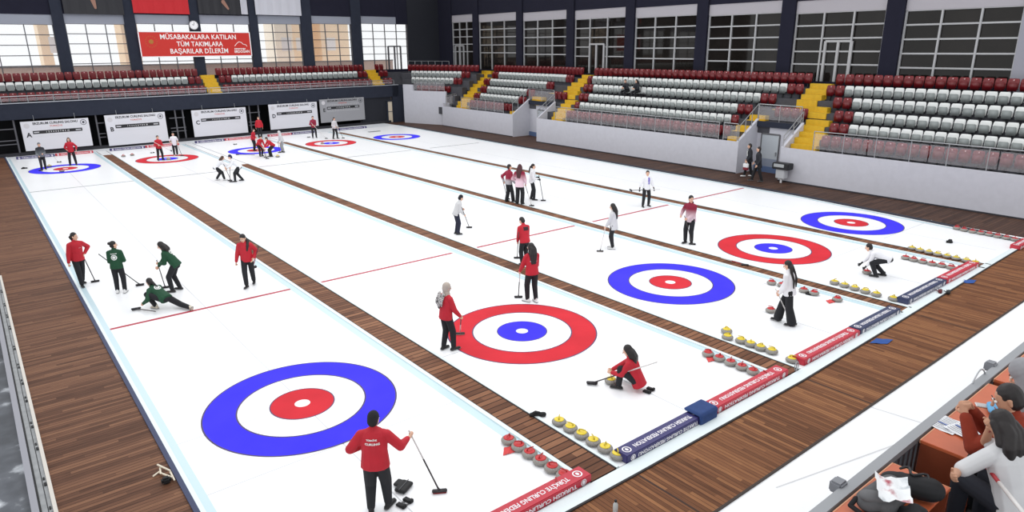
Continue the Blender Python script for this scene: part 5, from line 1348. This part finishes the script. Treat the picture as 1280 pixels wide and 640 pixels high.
mb_, ms = judge((1261, 497), 3.92, 'dark-haired man in rust sweater with elbows on the desk', H=1.72, top=JRU, trou=TBK, hair='short', lean=36, hL=(-.14, .56, .84), hR=(-.04, .55, .86), grip=(1, 1), head=(-30, 10), skin=SKIN2, epole=((-.35, -.3, -.9), (.5, -.1, -.8)))
chair((mb_.x, mb_.y-.02, ZFL), 'blue chair under the man in the rust sweater')
gb, gs = judge((1283, 466), 3.9, 'person in grey hooded top with blue sleeve at the right edge', H=1.68, top=mat('grey hooded top', (150, 150, 154), .9, noise=.06), trou=TNV, hair='hoodup', hairm=mat('grey hooded top', (150, 150, 154), .9), lean=34, hL=(-.1, .36, .8), hR=(.1, .36, .8), head=(-10, 22))
chair((gb.x, gb.y-.02, ZFL), 'blue chair under the person in the grey hooded top')
p = at(1235, 502, ZD+.06); t = thing('phone', 'pale phone resting on the desk before the man in rust sweater', 'phone', (p.x, p.y+.02, ZD+.002), .5)
b = MB(); b.rbox((0, 0, .005), (.08, .15, .009), .003); b.build('phone_body', mat('phone white', (226, 222, 220), .3), t); b = MB(); b.box((0, 0, .0102), (.07, .135, .001)); b.build('screen', mat('phone screen', (180, 176, 176), .2), t)
p = at(1247, 506, ZD+.08); t = thing('face_mask', 'light blue face mask lying by the man in the rust sweater', 'mask', (p.x, p.y+.03, ZD+.002), .4)
b = MB(); b.caps((-.07, 0, .03), (.07, 0, .03), .05, .05, ((0, 0, 1), .5)); b.blob('mask_cloth', mat('mask blue', (104, 170, 214), .8), t, .01)
# red and white pole leaning at the near desk
a = at(1219, 566, ZD+.05); q = at(1288, 652, 3.72)
t = thing('curling_broom', 'red and white broom handle leaning between desk and T-shirt woman', 'broom', q, 0, 'curling brooms')
d = a-q
b = MB(); b.cyl((0, 0, 0), d*.5, .015, .015, 10); b.build('lower_handle', BRH['white'], t, True)
b = MB(); b.cyl(d*.5, d, .015, .015, 10); b.caps(d, d*1.01, .017); b.build('upper_handle', BRH['red'], t, True)
u = d.normalized(); b = MB(); b.cyl((0, 0, 0), -u*.3, .015, .015, 10); b.rbox(-u*.32, (.08, .22, .05), .015); b.build('broom_head', BPAD, t, True)

# ------------------------------------------------------------------ light
w = bpy.data.worlds.new('world'); SC.world = w; w.use_nodes = True
bg = w.node_tree.nodes['Background']; bg.inputs[0].default_value = (.96, .98, 1, 1); bg.inputs[1].default_value = 1.04
def area(x, y, z, sx_, sy_, e):
    l = bpy.data.lights.new('ceiling_lamp', 'AREA'); l.shape = 'RECTANGLE'; l.size = sx_; l.size_y = sy_; l.energy = e
    o = bpy.data.objects.new('ceiling_lamp', l); C.objects.link(o); o.location = (x, y, z)
for x in (2, 12, 22):
    for y in (0, 18, 36): area(x, y, 12.5, 6, 10, 380)
SC.view_settings.view_transform = 'Standard'; SC.view_settings.look = 'None'; SC.view_settings.exposure = 0; SC.view_settings.gamma = 1
